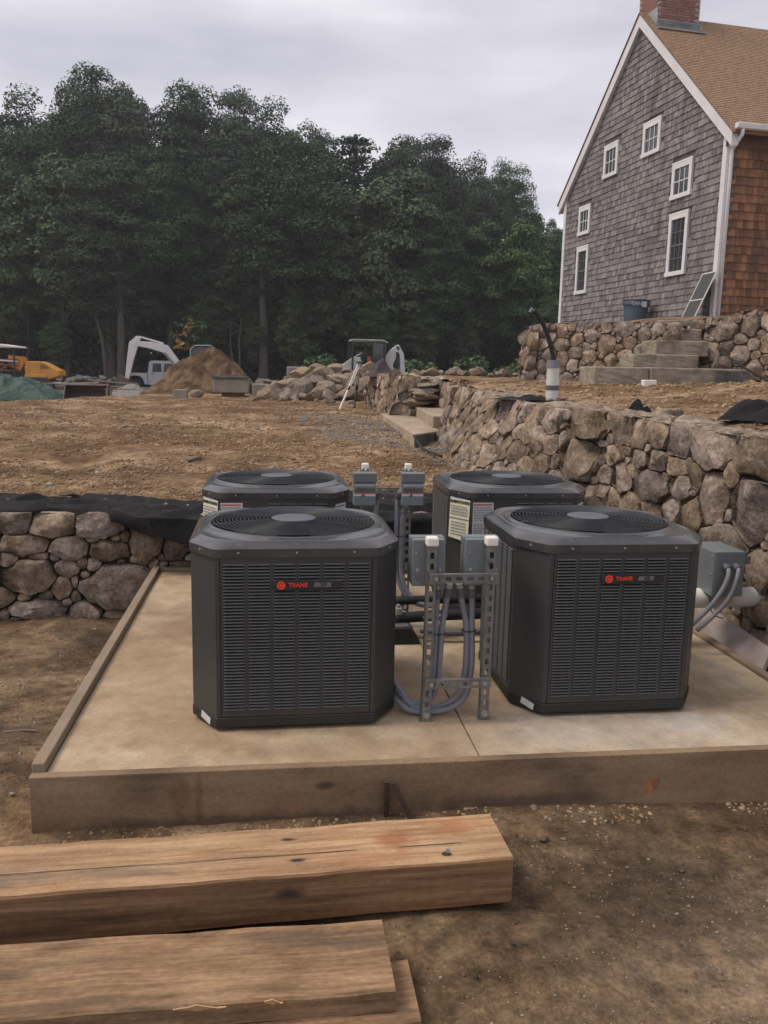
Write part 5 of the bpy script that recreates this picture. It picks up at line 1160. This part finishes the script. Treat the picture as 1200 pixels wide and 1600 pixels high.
# survey tripod
tp=thing('survey_tripod','surveying tripod with pale legs standing before the short far wall','tripod',(1.72,18,.93))
apex=Vector((.03,0,1.03))
for (fx_,fy_,mt) in ((-.42,-.25,'lumber'),(-.04,.35,'lumber'),(.30,-.2,'lumber')):
    foot=Vector((fx_,fy_,0)); mid=apex.lerp(foot,.52); side=Vector((.018,0,0)); l=MB()
    l.bar(apex-side*1.2,mid-side,.019,.018); l.bar(apex+side*1.2,mid+side,.019,.018); lo=l.build('leg',M['white'] if fx_<-.1 else M['lumber'],tp)
    l=MB(); l.bar(apex.lerp(foot,.45),apex.lerp(foot,.96),.036,.03); l.build('lower_leg',M['white'] if fx_<-.1 else M['granite_dark'],lo)
    l=MB(); l.bar(apex.lerp(foot,.48),apex.lerp(foot,.56),.055,.035); l.bar(apex.lerp(foot,.95),foot,.03,.03); l.build('clamp',M['vblack'],lo)
m_=MB(); m_.cyl(apex+Vector((0,0,-.01)),apex+Vector((0,0,.025)),.075,16); m_.build('head_plate',M['vblack'],tp)
m_=MB(); m_.cyl(apex+Vector((0,0,.026)),apex+Vector((0,0,.034)),.065,16); m_.build('top_disc',M['trim'],tp)
crumple('dark maroon sheet bunched over the end of the far short wall',(2.32,18.6,1.68),.42,.5,.30,5,'maroon','dark_sheet','sheet')
# ---------------------------------------------------------------- machines
def wheel(parent,c,r,w,mt='vblack',rim=None,ax='y'):
    o=empty('wheel',c); o.parent=parent
    m_=MB(); m_.tube([(0,-w/2,0),(0,w/2,0)],r,24); m_.build('tyre',M[mt],o,bevel=.03)
    m_=MB(); m_.tube([(0,-w/2-.01,0),(0,w/2+.01,0)],r*.55,16); m_.build('rim',rim or M['trim'],o)
tk=thing('pickup_truck','white crew cab pickup truck parked beyond the dirt pile, facing right','truck',(-10.25,57.5,.08))
m_=MB(); m_.prism([(0,.55),(.05,1.18),(1.95,1.20),(1.95,.45),(1.75,.45),(1.65,.80),(1.45,.98),(1.1,1.02),(.8,.95),(.62,.72),(.55,.45),(0,.45)],-.95,.95,axis='y'); m_.build('bed',M['vwhite'],tk,bevel=.04)
m_=MB(); m_.prism([(1.97,.42),(1.97,1.22),(2.05,1.92),(2.2,2.0),(3.6,2.0),(3.75,1.95),(4.35,1.28),(5.9,1.2),(6.05,1.0),(6.05,.45),(5.6,.42)],-.93,.93,axis='y'); m_.build('cab',M['vwhite'],tk,bevel=.05)
for a,b in ((2.25,2.85),(2.98,3.7)):
    m_=MB(); m_.prism([(a,1.28),(b,1.28),(b-.03,1.82),(a+.05,1.82)],-.945,-.925,axis='y'); m_.build('side_window',M['glass'],tk)
m_=MB(); m_.prism([(1.955,1.25),(2.02,1.85)],0,0) if False else None
m_=MB(); m_.box(1.94,1.965,-.7,.7,1.25,1.8); m_.build('rear_window',M['glass'],tk)
m_=MB(); m_.box(2.2,2.36,-.955,-.935,1.14,1.19); m_.build('door_handle',M['vblack'],tk)
m_=MB(); m_.box(2.92,2.935,-.935,-.925,.5,1.85); m_.build('door_seam',M['vblack'],tk)
m_=MB(); m_.box(-.15,.0,-.9,.9,.5,.68); m_.build('bumper',M['galv'],tk); m_=MB(); m_.box(-.02,.02,-.945,-.8,.85,1.1); m_.build('tail_light',M['vred'],tk)
for x in (1.15,4.9):
    for y in (-.83,.83): wheel(tk,(x,y,.40),.40,.25,rim=M['galv'])
ex=thing('excavator','white excavator behind the dirt pile with its arm reaching left over the pickup','excavator',(-4.1,50,.35))
def loc(x,z,y=0): return (x+4.1,y,z-.35)
m_=MB()
def band(mb,pts,ws,y0,y1,cx=4.1,cz=.35):
    P=[Vector((x+cx,z-cz)) for x,z in pts]; up_=[];dn=[]
    for i,p in enumerate(P):
        d=(P[min(i+1,len(P)-1)]-P[max(i-1,0)]).normalized(); n=Vector((-d.y,d.x)); up_.append(p+n*ws[i]/2); dn.append(p-n*ws[i]/2)
    n_=len(P); vs=[(p.x,y,p.y) for y in (y0,y1) for p in up_+dn]; fs=[]
    for i in range(n_-1):
        o=2*n_; fs+=[(i,i+1,n_+i+1,n_+i),(o+i,o+n_+i,o+n_+i+1,o+i+1),(i,o+i,o+i+1,i+1),(n_+i,n_+i+1,o+n_+i+1,o+n_+i)]
    fs+=[(0,n_,3*n_,2*n_),(n_-1,3*n_-1,4*n_-1,2*n_-1)]
    mb.add(vs,fs)
band(m_,[(-5.2,1.15),(-5.75,2.0),(-6.3,2.72),(-7.1,2.9),(-8.05,3.0)],[.30,.42,.50,.38,.26],-.16,.16); m_.build('boom',M['vwhite'],ex,bevel=.02)
m_=MB(); band(m_,[(-7.75,3.35),(-8.05,2.95),(-8.25,2.1),(-8.5,.85)],[.25,.52,.36,.2],-.14,.14); m_.build('stick',M['vwhite'],ex,bevel=.02)
m_=MB(); m_.bar(loc(-6.4,3.02),loc(-7.75,3.38),.10,.10); m_.build('hydraulic_ram',M['vwhite'],ex)
m_=MB(); m_.bar(loc(-8.35,2.6,.0),loc(-8.72,1.3,.0),.08,.08); m_.build('hydraulic_ram',M['vblack'],ex)
m_=MB(); m_.bar(loc(-5.5,1.5,-.22),loc(-6.35,2.5,-.22),.11,.11); m_.build('hydraulic_ram',M['galv'],ex)
m_=MB(); m_.prism([(x+4.1,z-.35) for x,z in ((-8.9,1.25),(-8.4,1.0),(-8.1,.6),(-8.3,.3),(-8.8,.25),(-9.0,.5),(-8.7,.6),(-8.9,.9))],-.4,.4,axis='y'); m_.build('bucket',M['steel'],ex,bevel=.02)
m_=MB(); m_.box(-.9,1.9,-1.2,1.2,.75,1.5); m_.build('upper_body',M['vwhite'],ex,bevel=.1)
m_=MB(); m_.prism([(-.72,1.3),(-.70,2.35),(-.5,2.58),(.4,2.62),(.68,2.45),(.75,1.3)],-1.15,-.1,axis='y'); m_.build('cab',M['vblack'],ex,bevel=.08)
m_=MB(); m_.tube([(-.7,-1.16,1.4),(-.68,-1.16,2.34),(-.48,-1.16,2.57),(.4,-1.16,2.6),(.66,-1.16,2.42)],.035,6); m_.build('cab_frame',M['lead'],ex)
m_=MB(); m_.prism([(-.6,1.45),(-.58,2.3),(-.42,2.45),(.3,2.48),(.5,2.35),(.55,1.45)],-1.17,-1.152,axis='y'); m_.build('cab_window',M['glass'],ex)
for y in (-1.15,.7):
    m_=MB(); m_.prism([(-1.7,.3),(-1.45,0),(1.6,0),(1.85,.3),(1.6,.62),(-1.45,.62)],y,y+.5,axis='y'); m_.build('track',M['vblack'],ex,bevel=.04)
ld=thing('backhoe_loader','white compact backhoe with a dark canopy and curved white boom behind the far wall','backhoe',(4.1,38,.35))
c_=MB(); 
for (x,y) in ((-.78,-.6),(-.78,.6),(.62,-.6),(.62,.6)): c_.box(x-.04,x+.04,y-.04,y+.04,.9,2.66)
c_.build('canopy_posts',M['vblack'],ld)
m_=MB(); m_.prism([(-.85,2.68),(.55,2.68),(.78,2.60),(.78,2.66),(.55,2.76),(-.85,2.76)],-.7,.7,axis='y'); m_.build('canopy_roof',M['lead'],ld,bevel=.02)
m_=MB(); m_.prism([(.1,1.7),(.66,1.5),(.72,2.58),(.1,2.62)],-.62,-.6,axis='y'); m_.build('side_window',M['glass'],ld)
m_=MB(); m_.prism([(-1.3,1.3),(-1.22,1.62),(-.75,1.95),(-.4,2.0),(-.3,1.2)],-.5,.5,axis='y'); m_.build('hood',M['vwhite'],ld,bevel=.05)
m_=MB(); m_.bar((-.35,-.62,1.3),(-.2,-.62,2.6),.05,.05); m_.bar((-.78,-.62,2.2),(.1,-.62,2.2),.03,.03); m_.bar((.1,-.62,1.4),(.1,-.62,2.64),.05,.05); m_.build('door_frame',M['vblack'],ld)
m_=MB(); m_.bar((.15,-.3,1.9),(.5,-.3,2.25),.06,.06); m_.bar((.3,-.2,1.6),(.35,-.2,2.1),.2,.14); m_.build('control_tower',M['maroon'],ld)
m_=MB(); m_.box(-.7,-.3,.1,.5,1.2,1.9); m_.build('console',M['vblack'],ld,bevel=.04)
m_=MB(); m_.bar((-1.2,-.55,1.65),(-.35,-.55,2.2),.06,.06); m_.build('grab_rail',M['vwhite'],ld)
m_=MB(); m_.box(-.1,.25,-.3,.3,1.2,2.15); m_.build('seat',M['vblack'],ld,bevel=.05); m_=MB(); m_.box(-.1,.06,-.42,-.32,1.82,2.02); m_.build('orange_pouch',M['orange'],ld)
m_=MB(); m_.box(-.5,.9,-.5,.5,.7,1.35); m_.build('body',M['maroon'],ld,bevel=.06)
m_=MB(); band(m_,[(4.68,1.9),(4.95,2.1),(5.2,2.55),(5.42,2.85)],[.35,.5,.42,.2],-.1,.1,cx=-4.1); band(m_,[(5.36,2.9),(5.58,2.5),(5.62,1.9),(5.66,1.1)],[.16,.2,.22,.3],-.1,.1,cx=-4.1); band(m_,[(4.95,2.2),(5.15,1.9),(5.2,1.5)],[.22,.14,.08],-.12,.12,cx=-4.1); m_.build('boom',M['vwhite'],ld,bevel=.02)
m_=MB(); band(m_,[(5.35,2.6),(5.42,2.0),(5.35,1.4)],[.08,.14,.1],-.14,.0,cx=-4.1); m_.build('hydraulic_hose',M['vblack'],ld)
m_=MB()
for k in range(3): m_.box(1.47,1.60,-.105,-.1,.95+k*.13,1.03+k*.13)
m_.build('decal',M['ink'],ld)
m_=MB(); band(m_,[(3.7+.6,1.35),(5.0,1.55),(5.3,1.35)],[.35,.3,.2],-.35,-.15,cx=-4.1); m_.build('lower_arm',M['maroon'],ld)
for x in (-.9,.9):
    for y in (-.7,.7): wheel(ld,(x,y,.38),.42,.28)
dz=thing('yellow_machine','yellow track machine with a white canopy parked at the left edge','construction machine',(-13.6,47,.35))
m_=MB(); m_.prism([(.55,.55),(.5,1.05),(.62,1.35),(1.15,1.35),(1.35,1.30),(1.85,1.02),(2.05,.95),(2.1,.72),(1.5,.5)],-.6,.6,axis='y'); m_.build('engine_hood',M['vyellow'],dz,bevel=.04)
m_=MB(); m_.prism([(1.2,1.02),(1.25,1.22),(1.4,1.25),(1.7,1.05)],-.63,-.61,axis='y'); m_.build('hood_panel',MATS.get('yellow_dark') or mat('yellow_dark',[(.2,.12,.035)],rough=.7),dz)
m_=MB(); m_.box(.5,1.5,-.66,-.5,.55,.75); m_.build('side_skirt',M['vyellow'],dz,bevel=.03)
m_=MB(); m_.prism([(-2.2,1.1),(-2.2,1.7),(-1.1,1.75),(-.95,1.3),(-1.2,1.05)],-.5,.5,axis='y'); m_.build('hopper',M['vyellow'],dz,bevel=.04)
m_=MB(); m_.prism([(-.2,1.1),(-.25,1.62),(.3,1.55),(.45,1.2),(.3,.9)],-.5,.5,axis='y'); m_.build('control_box',M['vyellow'],dz,bevel=.04)
m_=MB()
for k in range(4): m_.bar((-1.6+.2*k,-.6,.6),(-.9+.35*k,-.6,1.45),.06,.06)
for z in (.95,1.2,1.45): m_.bar((-1.8,-.62,z),(.3,-.62,z-.06),.05,.05)
m_.build('red_frame',M['vred'],dz)
m_=MB(); m_.bar((-1.5,-.66,1.42),(.25,-.66,1.33),.05,.06); m_.bar((-1.6,-.66,1.15),(-.9,-.66,1.12),.05,.06); m_.build('handrail',M['trim'],dz)
m_=MB(); m_.prism([(-2.6,2.02),(-1.9,2.10),(-.6,2.12),(.25,2.02),(.3,1.95),(-2.6,1.95)],-.8,.8,axis='y'); m_.build('canopy',M['trim'],dz,bevel=.03)
m_=MB()
for (x,y) in ((-2.3,-.7),(-2.3,.7),(.1,-.7),(.1,.7)): m_.box(x-.03,x+.03,y-.03,y+.03,.6,1.96)
m_.build('canopy_posts',M['vblack'],dz)
for y in (-.7,.35):
    m_=MB(); m_.prism([(-2.1,.25),(-1.9,0),(1.5,0),(1.75,.3),(1.5,.62),(-1.9,.62)],y,y+.35,axis='y'); m_.build('track',M['vblack'],dz,bevel=.04)
dz.scale=(1.12,1.12,1.12)
def tarp():
    n=70; V=[]
    for i in range(n):
        for j in range(n):
            u=i/(n-1)*2-1; v=j/(n-1)*2-1; r=max(abs(u),abs(v))**2*.6+.4*min(1,math.hypot(u,v))
            z=.80*max(0,1-r**2.2)**.8*(1-.25*u)+(abs(float(fbm(u*3,v*3,1.1,4,90)))*-.55+.06)*(1-r**2)+.03*math.sin(u*9+v*14)*(1-r)
            V.append((u*1.75,v*1.2,z))
    F_=[(i*n+j,(i+1)*n+j,(i+1)*n+j+1,i*n+j+1) for i in range(n-1) for j in range(n-1)]
    o=link('green_tarp',mesh_np('green_tarp',V,F_,M['tarp'],True),None,(-8.45,28,.56)); tag(o,'dark green tarpaulin over a heap at the left edge of the site','tarp')
tarp()
bk=thing('steel_bucket','empty rusty brown steel loader bucket lying on the ground','loader bucket',(-5.8,27,.55))
m_=MB(); prof=[(-.0,.62),(-.45,.60),(-.62,.35),(-.55,.08),(-.1,.0),(.45,.0)]
pr=[(y,z) for y,z in prof]; th=[(y*.9,z*.9+.03) for y,z in prof[::-1]]
V=[(x,-y,z) for x in (-.62,.62) for y,z in pr]; F_=[(i,i+1,6+i+1,6+i) for i in range(5)]
m_.add(V,F_); o=m_.build('shell',M['steel'],bk); s_=o.modifiers.new('thickness','SOLIDIFY'); s_.thickness=.03
for x in (-.63,.63):
    m_=MB(); m_.prism([(-y,z) for y,z in prof],x-.015,x+.015,axis='x'); m_.build('side_plate',M['steel'],bk)
m_=MB(); m_.bar((-.66,.0,.63),(.66,.0,.63),.05,.05); m_.build('lip',M['lumber'],bk)
lg=thing('ladder','pale metal ladder section lying tilted beside the steel bucket','ladder',(-4.75,26.8,.6))
for dx,dz_ in ((-.5,0.38),(.42,.40)): pass
m_=MB(); m_.bar((-.55,.3,.45),(.42,.3,.45),.04,.04); m_.build('rail',M['lumber'],lg); m_=MB(); m_.bar((-.35,-.2,.0),(.60,-.2,.02),.04,.04); m_.build('rail',M['lumber'],lg)
for k in range(8):
    m_=MB(); x=-.5+.125*k; m_.bar((x,.3,.45),(x+.17,-.2,.0),.03,.02); m_.build('rung',M['lumber'],lg)
cn=thing('traffic_cone','orange traffic cone with a white band left of the steel bucket','traffic cone',(-7.05,30,.55))
m_=MB(); m_.lathe([(.15,0),(.11,.05),(.085,.2)],14); m_.lathe([(.065,.32),(.02,.52),(0,.52)],14); m_.build('cone',M['orange'],cn); m_=MB(); m_.lathe([(.085,.2),(.065,.32)],14); m_.build('white_band',M['trim'],cn); m_=MB(); m_.box(-.18,.18,-.18,.18,0,.03); m_.build('base',M['vblack'],cn)
gl=random.Random(5)
for k in range(11):
    a=Vector((-8.3+gl.uniform(-1.2,1.6),39+gl.uniform(-1.5,1.5),.55+k*.045)); d=Vector((math.cos(gl.uniform(-.5,.3)),gl.uniform(-.4,.4),gl.uniform(-.14,.05)))*gl.uniform(.8,1.5)
    m_=MB(); m_.bar(-d,d,.16,.06); o=m_.build('lumber_plank',M['lumber']); o.location=a; tag(o,'grey plank in the jumbled lumber heap beyond the steel bucket','plank','planks in the jumbled lumber heap')

# ---------------------------------------------------------------- trees
def leaf_cloud(cent,rad,n,size,g,flat=.95,up=.6,drop=0):
    """cent (k,3), rad (k,), n leaves each"""
    k=len(cent); d=g.normal(size=(k,n,3)); d/=np.linalg.norm(d,axis=2,keepdims=True)
    d[...,2]=np.where(d[...,2]<-.2,-d[...,2]*.5,d[...,2])
    r=rad[:,None,None]*(g.uniform(.25,1,(k,n,1))**.33)
    p=cent[:,None]+d*r*np.array([1,1,flat])
    nn=d+g.normal(size=d.shape)*.7+np.array([0,0,up]); nn/=np.linalg.norm(nn,axis=2,keepdims=True)
    p=p.reshape(-1,3); nn=nn.reshape(-1,3); q=g.normal(size=nn.shape); a=np.cross(nn,q); a/=np.linalg.norm(a,axis=1,keepdims=True)+1e-9; b=np.cross(nn,a)
    s=(size*g.uniform(.6,1.3,len(p)))[:,None]
    V=np.stack([p-a*s*.5,p+b*s*.32+nn*s*.08,p+a*s*.5,p-b*s*.32+nn*s*.08],1).reshape(-1,3); return V
def crown_pts(g,k,H,cb,rx,lobe):
    c=np.array([0,0,(H+cb)/2]); hz=(H-cb)/2
    P=[]
    while len(P)<k:
        d=g.normal(size=3); d/=np.linalg.norm(d); rr=g.uniform(.35,1)**.6
        az=math.atan2(d[1],d[0]); m_=1+.22*math.sin(az*3+lobe)+.14*math.sin(az*5+lobe*2+d[2]*4)
        zf=d[2]*rr; w=m_*(1-.22*max(zf,0))
        P.append(c+np.array([d[0]*rx*rr*w,d[1]*rx*rr*w,zf*hz*(1+.1*math.sin(az*2+lobe))]))
    P=np.array(P); D=np.linalg.norm(P[:,None]-P[None],axis=2); D.sort(axis=1)
    return P[D[:,4]<2.15]
def broad(seed,H,cb,rx,k,n,size,mt,tr=.28,leaf='leaf'):
    g=np.random.default_rng(seed); P=crown_pts(g,k,H-.8,cb,rx-.8,seed); k=len(P); rad=g.uniform(.6,1.2,k)*rx/4.2*1.15
    V=leaf_cloud(P,rad,n,size,g); F_=np.arange(len(V)).reshape(-1,4); cm=mesh_np('crown',V,F_,mt)
    m_=MB(); lean=g.uniform(-.5,.5,2); top=Vector((lean[0],lean[1],cb+(H-cb)*.6))
    path=[Vector((0,0,-.3)),Vector((lean[0]*.1,lean[1]*.2,cb*.5)),Vector((lean[0]*.5,lean[1]*.5,cb)),top]; m_.tube(path,[tr*1.25,tr,tr*.8,tr*.3],9)
    for i in g.choice(k,min(26,k),replace=False):
        t=Vector(P[i]); z=max(cb*.7,t.z-g.uniform(1,4)); s=path[2].lerp(top,min(max((z-cb)/max(top.z-cb,.1),0),1)); mid=s.lerp(t,.5)+Vector((0,0,g.uniform(-.2,.5))); m_.tube([s,mid,t],[tr*.32,tr*.2,.03],5,cap=False)
    return cm,m_.mesh('trunk',M['bark'])
def pine(seed,H,cb,rx,mt):
    g=np.random.default_rng(seed); C_=[];Rr=[]; m_=MB(); m_.tube([(0,0,-.3),(0,0,H*.5),(0,0,H)],[.26,.18,.03],8)
    z=cb
    while z<H:
        f=(z-cb)/(H-cb); L0=rx*(1-f)**.7*g.uniform(.75,1.15)+.25; nb=int(g.integers(5,8))
        for k in range(nb):
            a=2*math.pi*k/nb+g.uniform(-.4,.4); L_2=L0*g.uniform(.7,1.1); tip=np.array([math.cos(a)*L_2,math.sin(a)*L_2,z+.25*L_2*g.uniform(-.5,.7)])
            m_.tube([(0,0,z),tuple(tip)],[.05,.015],4,cap=False)
            for t in np.linspace(.3,1,max(2,int(L_2*2))): C_.append(np.array([0,0,z])*(1-t)+tip*t); Rr.append(.28+.28*(1-abs(t-.6)))
        z+=g.uniform(.42,.7)
    V=leaf_cloud(np.array(C_),np.array(Rr)*1.15,44,.20,g,flat=.65,up=.5); F_=np.arange(len(V)).reshape(-1,4)
    return mesh_np('crown',V,F_,mt),m_.mesh('trunk',M['bark'])
OAK=[broad(s,H,cb,rx,k,n,.19,M['leaf']) for s,H,cb,rx,k,n in ((1,20,5.0,4.9,230,400),(2,20,4.5,4.4,210,400),(3,20,5.5,5.2,240,400),(4,20,4,4.2,200,400))]
YOUNG=[broad(s,10,cb,rx,90,330,.20,M['leaf2'],tr=.10) for s,cb,rx in ((11,1.8,2.8),(12,1.2,2.4),(13,2,3.0))]
PINE=[pine(31,18,4,3.3,M['needle']),pine(32,18,2.0,3.6,M['needle'])]
SHRUB=[broad(s,2.6,.1,1.5,34,110,.20,M['grass'],tr=.04) for s in (41,42)]
def tree(name,src,x,y,H,H0,label,cat='tree',group=None,w=1.0,z=None,rz=None,trunk=True):
    z=.75 if z is None else z
    t=thing(name,label,cat,(x,y,z),rz if rz is not None else random.uniform(0,6.28),group)
    c=link('crown',src[0],t); 
    if trunk: link('trunk',src[1],t)
    s=H/H0; t.scale=(s*w,s*w,s); return t
# skyline trees (x, y, height, variant, width, label)
sky_tr=[(-24.5,66,18.2,0,1.1,'oak at the far left whose crown runs off the picture edge'),
(-20.0,63,17.8,1,1.1,'oak at the left edge of the wood behind the yellow machine'),
(-16.2,62,18.6,3,1.05,'rounded oak left of the tallest oak on the skyline'),
(-12.6,62,20.6,2,1.0,'tallest dark oak on the skyline left of centre'),
(-9.9,60.5,19.2,0,.85,'oak on the right shoulder of the tallest one'),
(-5.8,62,19.8,1,1.05,'broad oak just right of the first dip in the skyline'),
(-2.6,63,19.8,2,.95,'oak on the skyline directly above the dirt pile'),
(.2,62,18.9,3,.9,'oak sloping down the skyline above the boulder pile'),
(2.9,63,17.9,1,.8,'lower oak left of the pointed pine on the skyline'),
(9.2,63,17.6,0,1.05,'big round topped oak right of the pointed pine'),
(12.2,65,18.2,2,.95,'oak behind the round topped one, above the backhoe boom'),
(14.6,64,16.6,3,.8,'oak stepping down to the right behind the round topped one'),
(17.4,65,16.8,1,.72,'oak with a ragged top left of the house'),
(19.6,66,14.6,3,.65,'small oak nearest the left edge of the house'),
(21.8,67,13.0,0,.6,'low oak partly hidden by the house gable'),
(25,70,12,2,.8,'low oak hidden behind the house')]
for x,y,H,v,w,l in sky_tr: tree('oak_tree',OAK[v],x,y,H,20,l,w=w)
tree('pine_tree',PINE[0],5.4,62,17.2,18,'pointed pine showing above the trees at the middle of the skyline',w=1.6)
tree('pine_tree',PINE[1],7.0,60,14,18,'dark pine standing in front between the pointed pine and the round oak',w=1.3)
tree('pine_tree',PINE[0],-15.0,66,17.5,18,'pine behind the rounded oak on the left',w=1.2)
mid=[(-21,57,12.5,1,1.0,'mid height tree at the left edge with pale foliage low down'),(-17.6,56.5,11.5,0,1.0,'leafy tree behind the yellow machine hood'),(-13.4,57,14.8,2,1.05,'light brown green tree bulging forward below the tallest oak'),(-10.5,56,13.5,1,.95,'forward tree with drooping boughs above the pickup'),(-7.0,58,14.5,0,.9,'dark tree standing over the excavator boom'),(-2.6,58,14.5,1,1.0,'forward tree above the concrete blocks'),(1.0,57,15.5,2,1.05,'full crowned tree above the boulder pile in the second row'),(4.6,56.5,13.8,0,1.0,'second row tree above the survey tripod'),(7.6,56,14.5,2,1.05,'light leaved tree with a drooping crown above the backhoe'),(10.4,56,11.5,1,1.0,'bushy tree right of the backhoe'),(13.4,57,12.0,0,1.05,'bushy pale green tree before the right end of the wood'),(16.6,57,11.5,2,1.0,'pale green tree at the right end of the wood'),(19.4,58,10.5,1,.9,'last leafy tree beside the house corner')]
for i,(x,y,H,v,w,l) in enumerate(mid):
    if i%3==2 or i in (0,1,7,10,11): tree('young_tree',YOUNG[v],x,y,H,10,l,w=w*.95)
    else: tree('oak_tree',OAK[v],x,y,H,20,l,w=w*1.35)
for i in range(15):
    x=-25+i*3.4+random.uniform(-1,1); tree('pine_tree',PINE[i%2],x,60.5+random.uniform(-1.5,2),random.uniform(7,10),18,ORD[i]+' young conifer from the left in the shaded edge of the wood','conifer','understorey conifers at the wood edge',w=1.8)
for i in range(13):
    x=-24+i*3.7+random.uniform(-1.2,1.2); tree('sapling',YOUNG[i%3],x,55.5+random.uniform(-1,1.5),random.uniform(4.0,6.8),10,ORD[i]+' leafy sapling from the left along the wood edge','sapling','saplings along the wood edge',w=1.05)
for r_,(yy,hh) in enumerate(((70,18),(77,18.5),(86,20))):
    for i in range(15 if r_<2 else 14):
        x=-34+i*4.6+random.uniform(-1.2,1.2)+r_*1.5
        hx=hh*float(np.interp(x,[-34,-10,2,10,20,30],[.98,1.0,.88,.78,.55,.5]))
        tree('oak_tree',OAK[(i+r_)%4],x,yy+random.uniform(-2,2),hx,20,'dark broadleaf tree deep in the wood, seen only between the front trees','tree','trees deep in the wood',w=1.3 if r_ else 1.2)
for k,(x,y) in enumerate([(11.0,40),(12.6,41),(9.6,42),(14.2,40),(2.2,46),(6.8,44),(8.0,46),(16,44)]):
    tree('shrub',SHRUB[k%2],x,y,random.uniform(2.6,3.3) ,2.6,'green shrub growing low beyond the terrace rubble','shrub','shrubs beyond the terrace',z=.3,w=1.2)
# trunks standing clear in front of the shade
trs=[(-.85,55.5,9.5,.29,.0,'thick grey tree trunk standing clear above the concrete blocks'),(-9.7,54.8,8.5,.24,.3,'straight grey trunk above the pickup bed'),(-10.6,55,7,.12,-.9,'thin leaning trunk left of the straight one above the pickup'),(-16.0,57.5,8,.10,.4,'slim pale trunk behind the yellow machine'),(-18.2,57.5,7,.11,-.9,'slim leaning trunk at the left of the wood edge'),(1.2,56,7,.13,-.6,'leaning trunk right of the thick grey one'),(-2.4,54,4.2,.05,.25,'thin pale bare stem just left of the thick trunk'),(-2.75,54.4,3.8,.05,-.1,'thin dark bare stem beside the pale one')]
for x,y,h,r0,ln,l in trs:
    t=thing('tree_trunk',l,'tree trunk',(x,y,.6)); m_=MB(); m_.tube(curve([(0,0,-.2),(ln*.2+.06,0,h*.33),(ln*.6-.05,0,h*.66),(ln,0,h)],5),[r0*(1.15-.65*i/15) for i in range(16)],9); m_.build('trunk',M['bark'],t,smooth=True)
    gg=random.Random(int(x*10))
    for k in range(2 if r0>.1 else 1): z=h*gg.uniform(.6,.95); a=gg.choice((-1,1)); m_=MB(); m_.tube(curve([(ln*z/h,0,z),(ln*z/h+a*.6,gg.uniform(-.3,.3),z+.35),(ln*z/h+a*1.3,0,z+gg.uniform(-.1,.9))],3),[.04,.035,.03,.025,.02,.015,.01],5,cap=False); m_.build('limb',M['bark'],t)
gw_=np.random.default_rng(77); nC=1900
C_=np.stack([gw_.uniform(-34,30,nC),gw_.uniform(63,69,nC),.5+7.5*gw_.random(nC)**1.15],1)
C_[:520,1]=gw_.uniform(57.5,61.5,520); C_[:520,2]=.4+4.2*gw_.random(520)**1.6
C_[1000:,1]=gw_.uniform(70,74,nC-1000); C_[1000:,2]=.3+5*gw_.random(nC-1000)
C_=np.concatenate([C_,np.stack([gw_.uniform(4,30,260),gw_.uniform(58,66,260),.2+2.2*gw_.random(260)],1),np.stack([gw_.uniform(-2,22,220),gw_.uniform(66,70,220),.2+3*gw_.random(220)],1)]); nC=len(C_)
V=leaf_cloud(C_,gw_.uniform(.5,1.1,nC),80,.32,gw_); o=link('undergrowth',mesh_np('undergrowth',V,np.arange(len(V)).reshape(-1,4),M['leaf'])); tag(o,'dense dark undergrowth filling the shaded wood behind the trunks','undergrowth',None,'stuff')
yb_=thing('yellow_sapling','young tree with a cluster of bright yellow leaves hanging left of the dirt pile top','sapling',(-5.5,53,.5))
gg=np.random.default_rng(3); C_=np.array([(-.35,0,2.7),(-.1,.1,3.1),(.15,0,3.5),(-.45,0,2.35),(-.05,-.1,2.55),(.3,0,3.8),(.05,0,3.3),(.2,.1,2.3)]); V=leaf_cloud(C_,np.full(len(C_),.26),22,.20,gg); link('yellow_leaves',mesh_np('yellow_leaves',V,np.arange(len(V)).reshape(-1,4),M['leafy']),yb_)
C_=np.array([(.5,0,3.6),(.8,.1,3.3),(.2,0,4.0),(.6,0,2.9),(-.3,0,3.6),(.95,0,3.6),(-.6,0,3.0)]); V=leaf_cloud(C_,np.full(len(C_),.38),40,.20,gg); link('green_leaves',mesh_np('green_leaves',V,np.arange(len(V)).reshape(-1,4),M['leaf2']),yb_)
m_=MB(); m_.tube([(.4,0,-.3),(.3,0,2),(.1,0,3.4)],[.05,.04,.02],6); m_.build('stem',M['bark'],yb_)

# ---------------------------------------------------------------- air
hz=MB(); hz.box(-70,70,-30,110,-2.2,26.5); vm=bpy.data.materials.new('haze'); vm.use_nodes=True; t_=vm.node_tree; t_.nodes.clear()
vo=t_.nodes.new('ShaderNodeOutputMaterial'); pv=t_.nodes.new('ShaderNodeVolumePrincipled'); pv.inputs['Color'].default_value=(.86,.88,.95,1); pv.inputs['Density'].default_value=.0009; pv.inputs['Anisotropy'].default_value=.3
t_.links.new(pv.outputs[0],vo.inputs['Volume']); o=hz.build('haze',vm); tag(o,'thin pale damp air over the whole site','haze',None,'stuff')
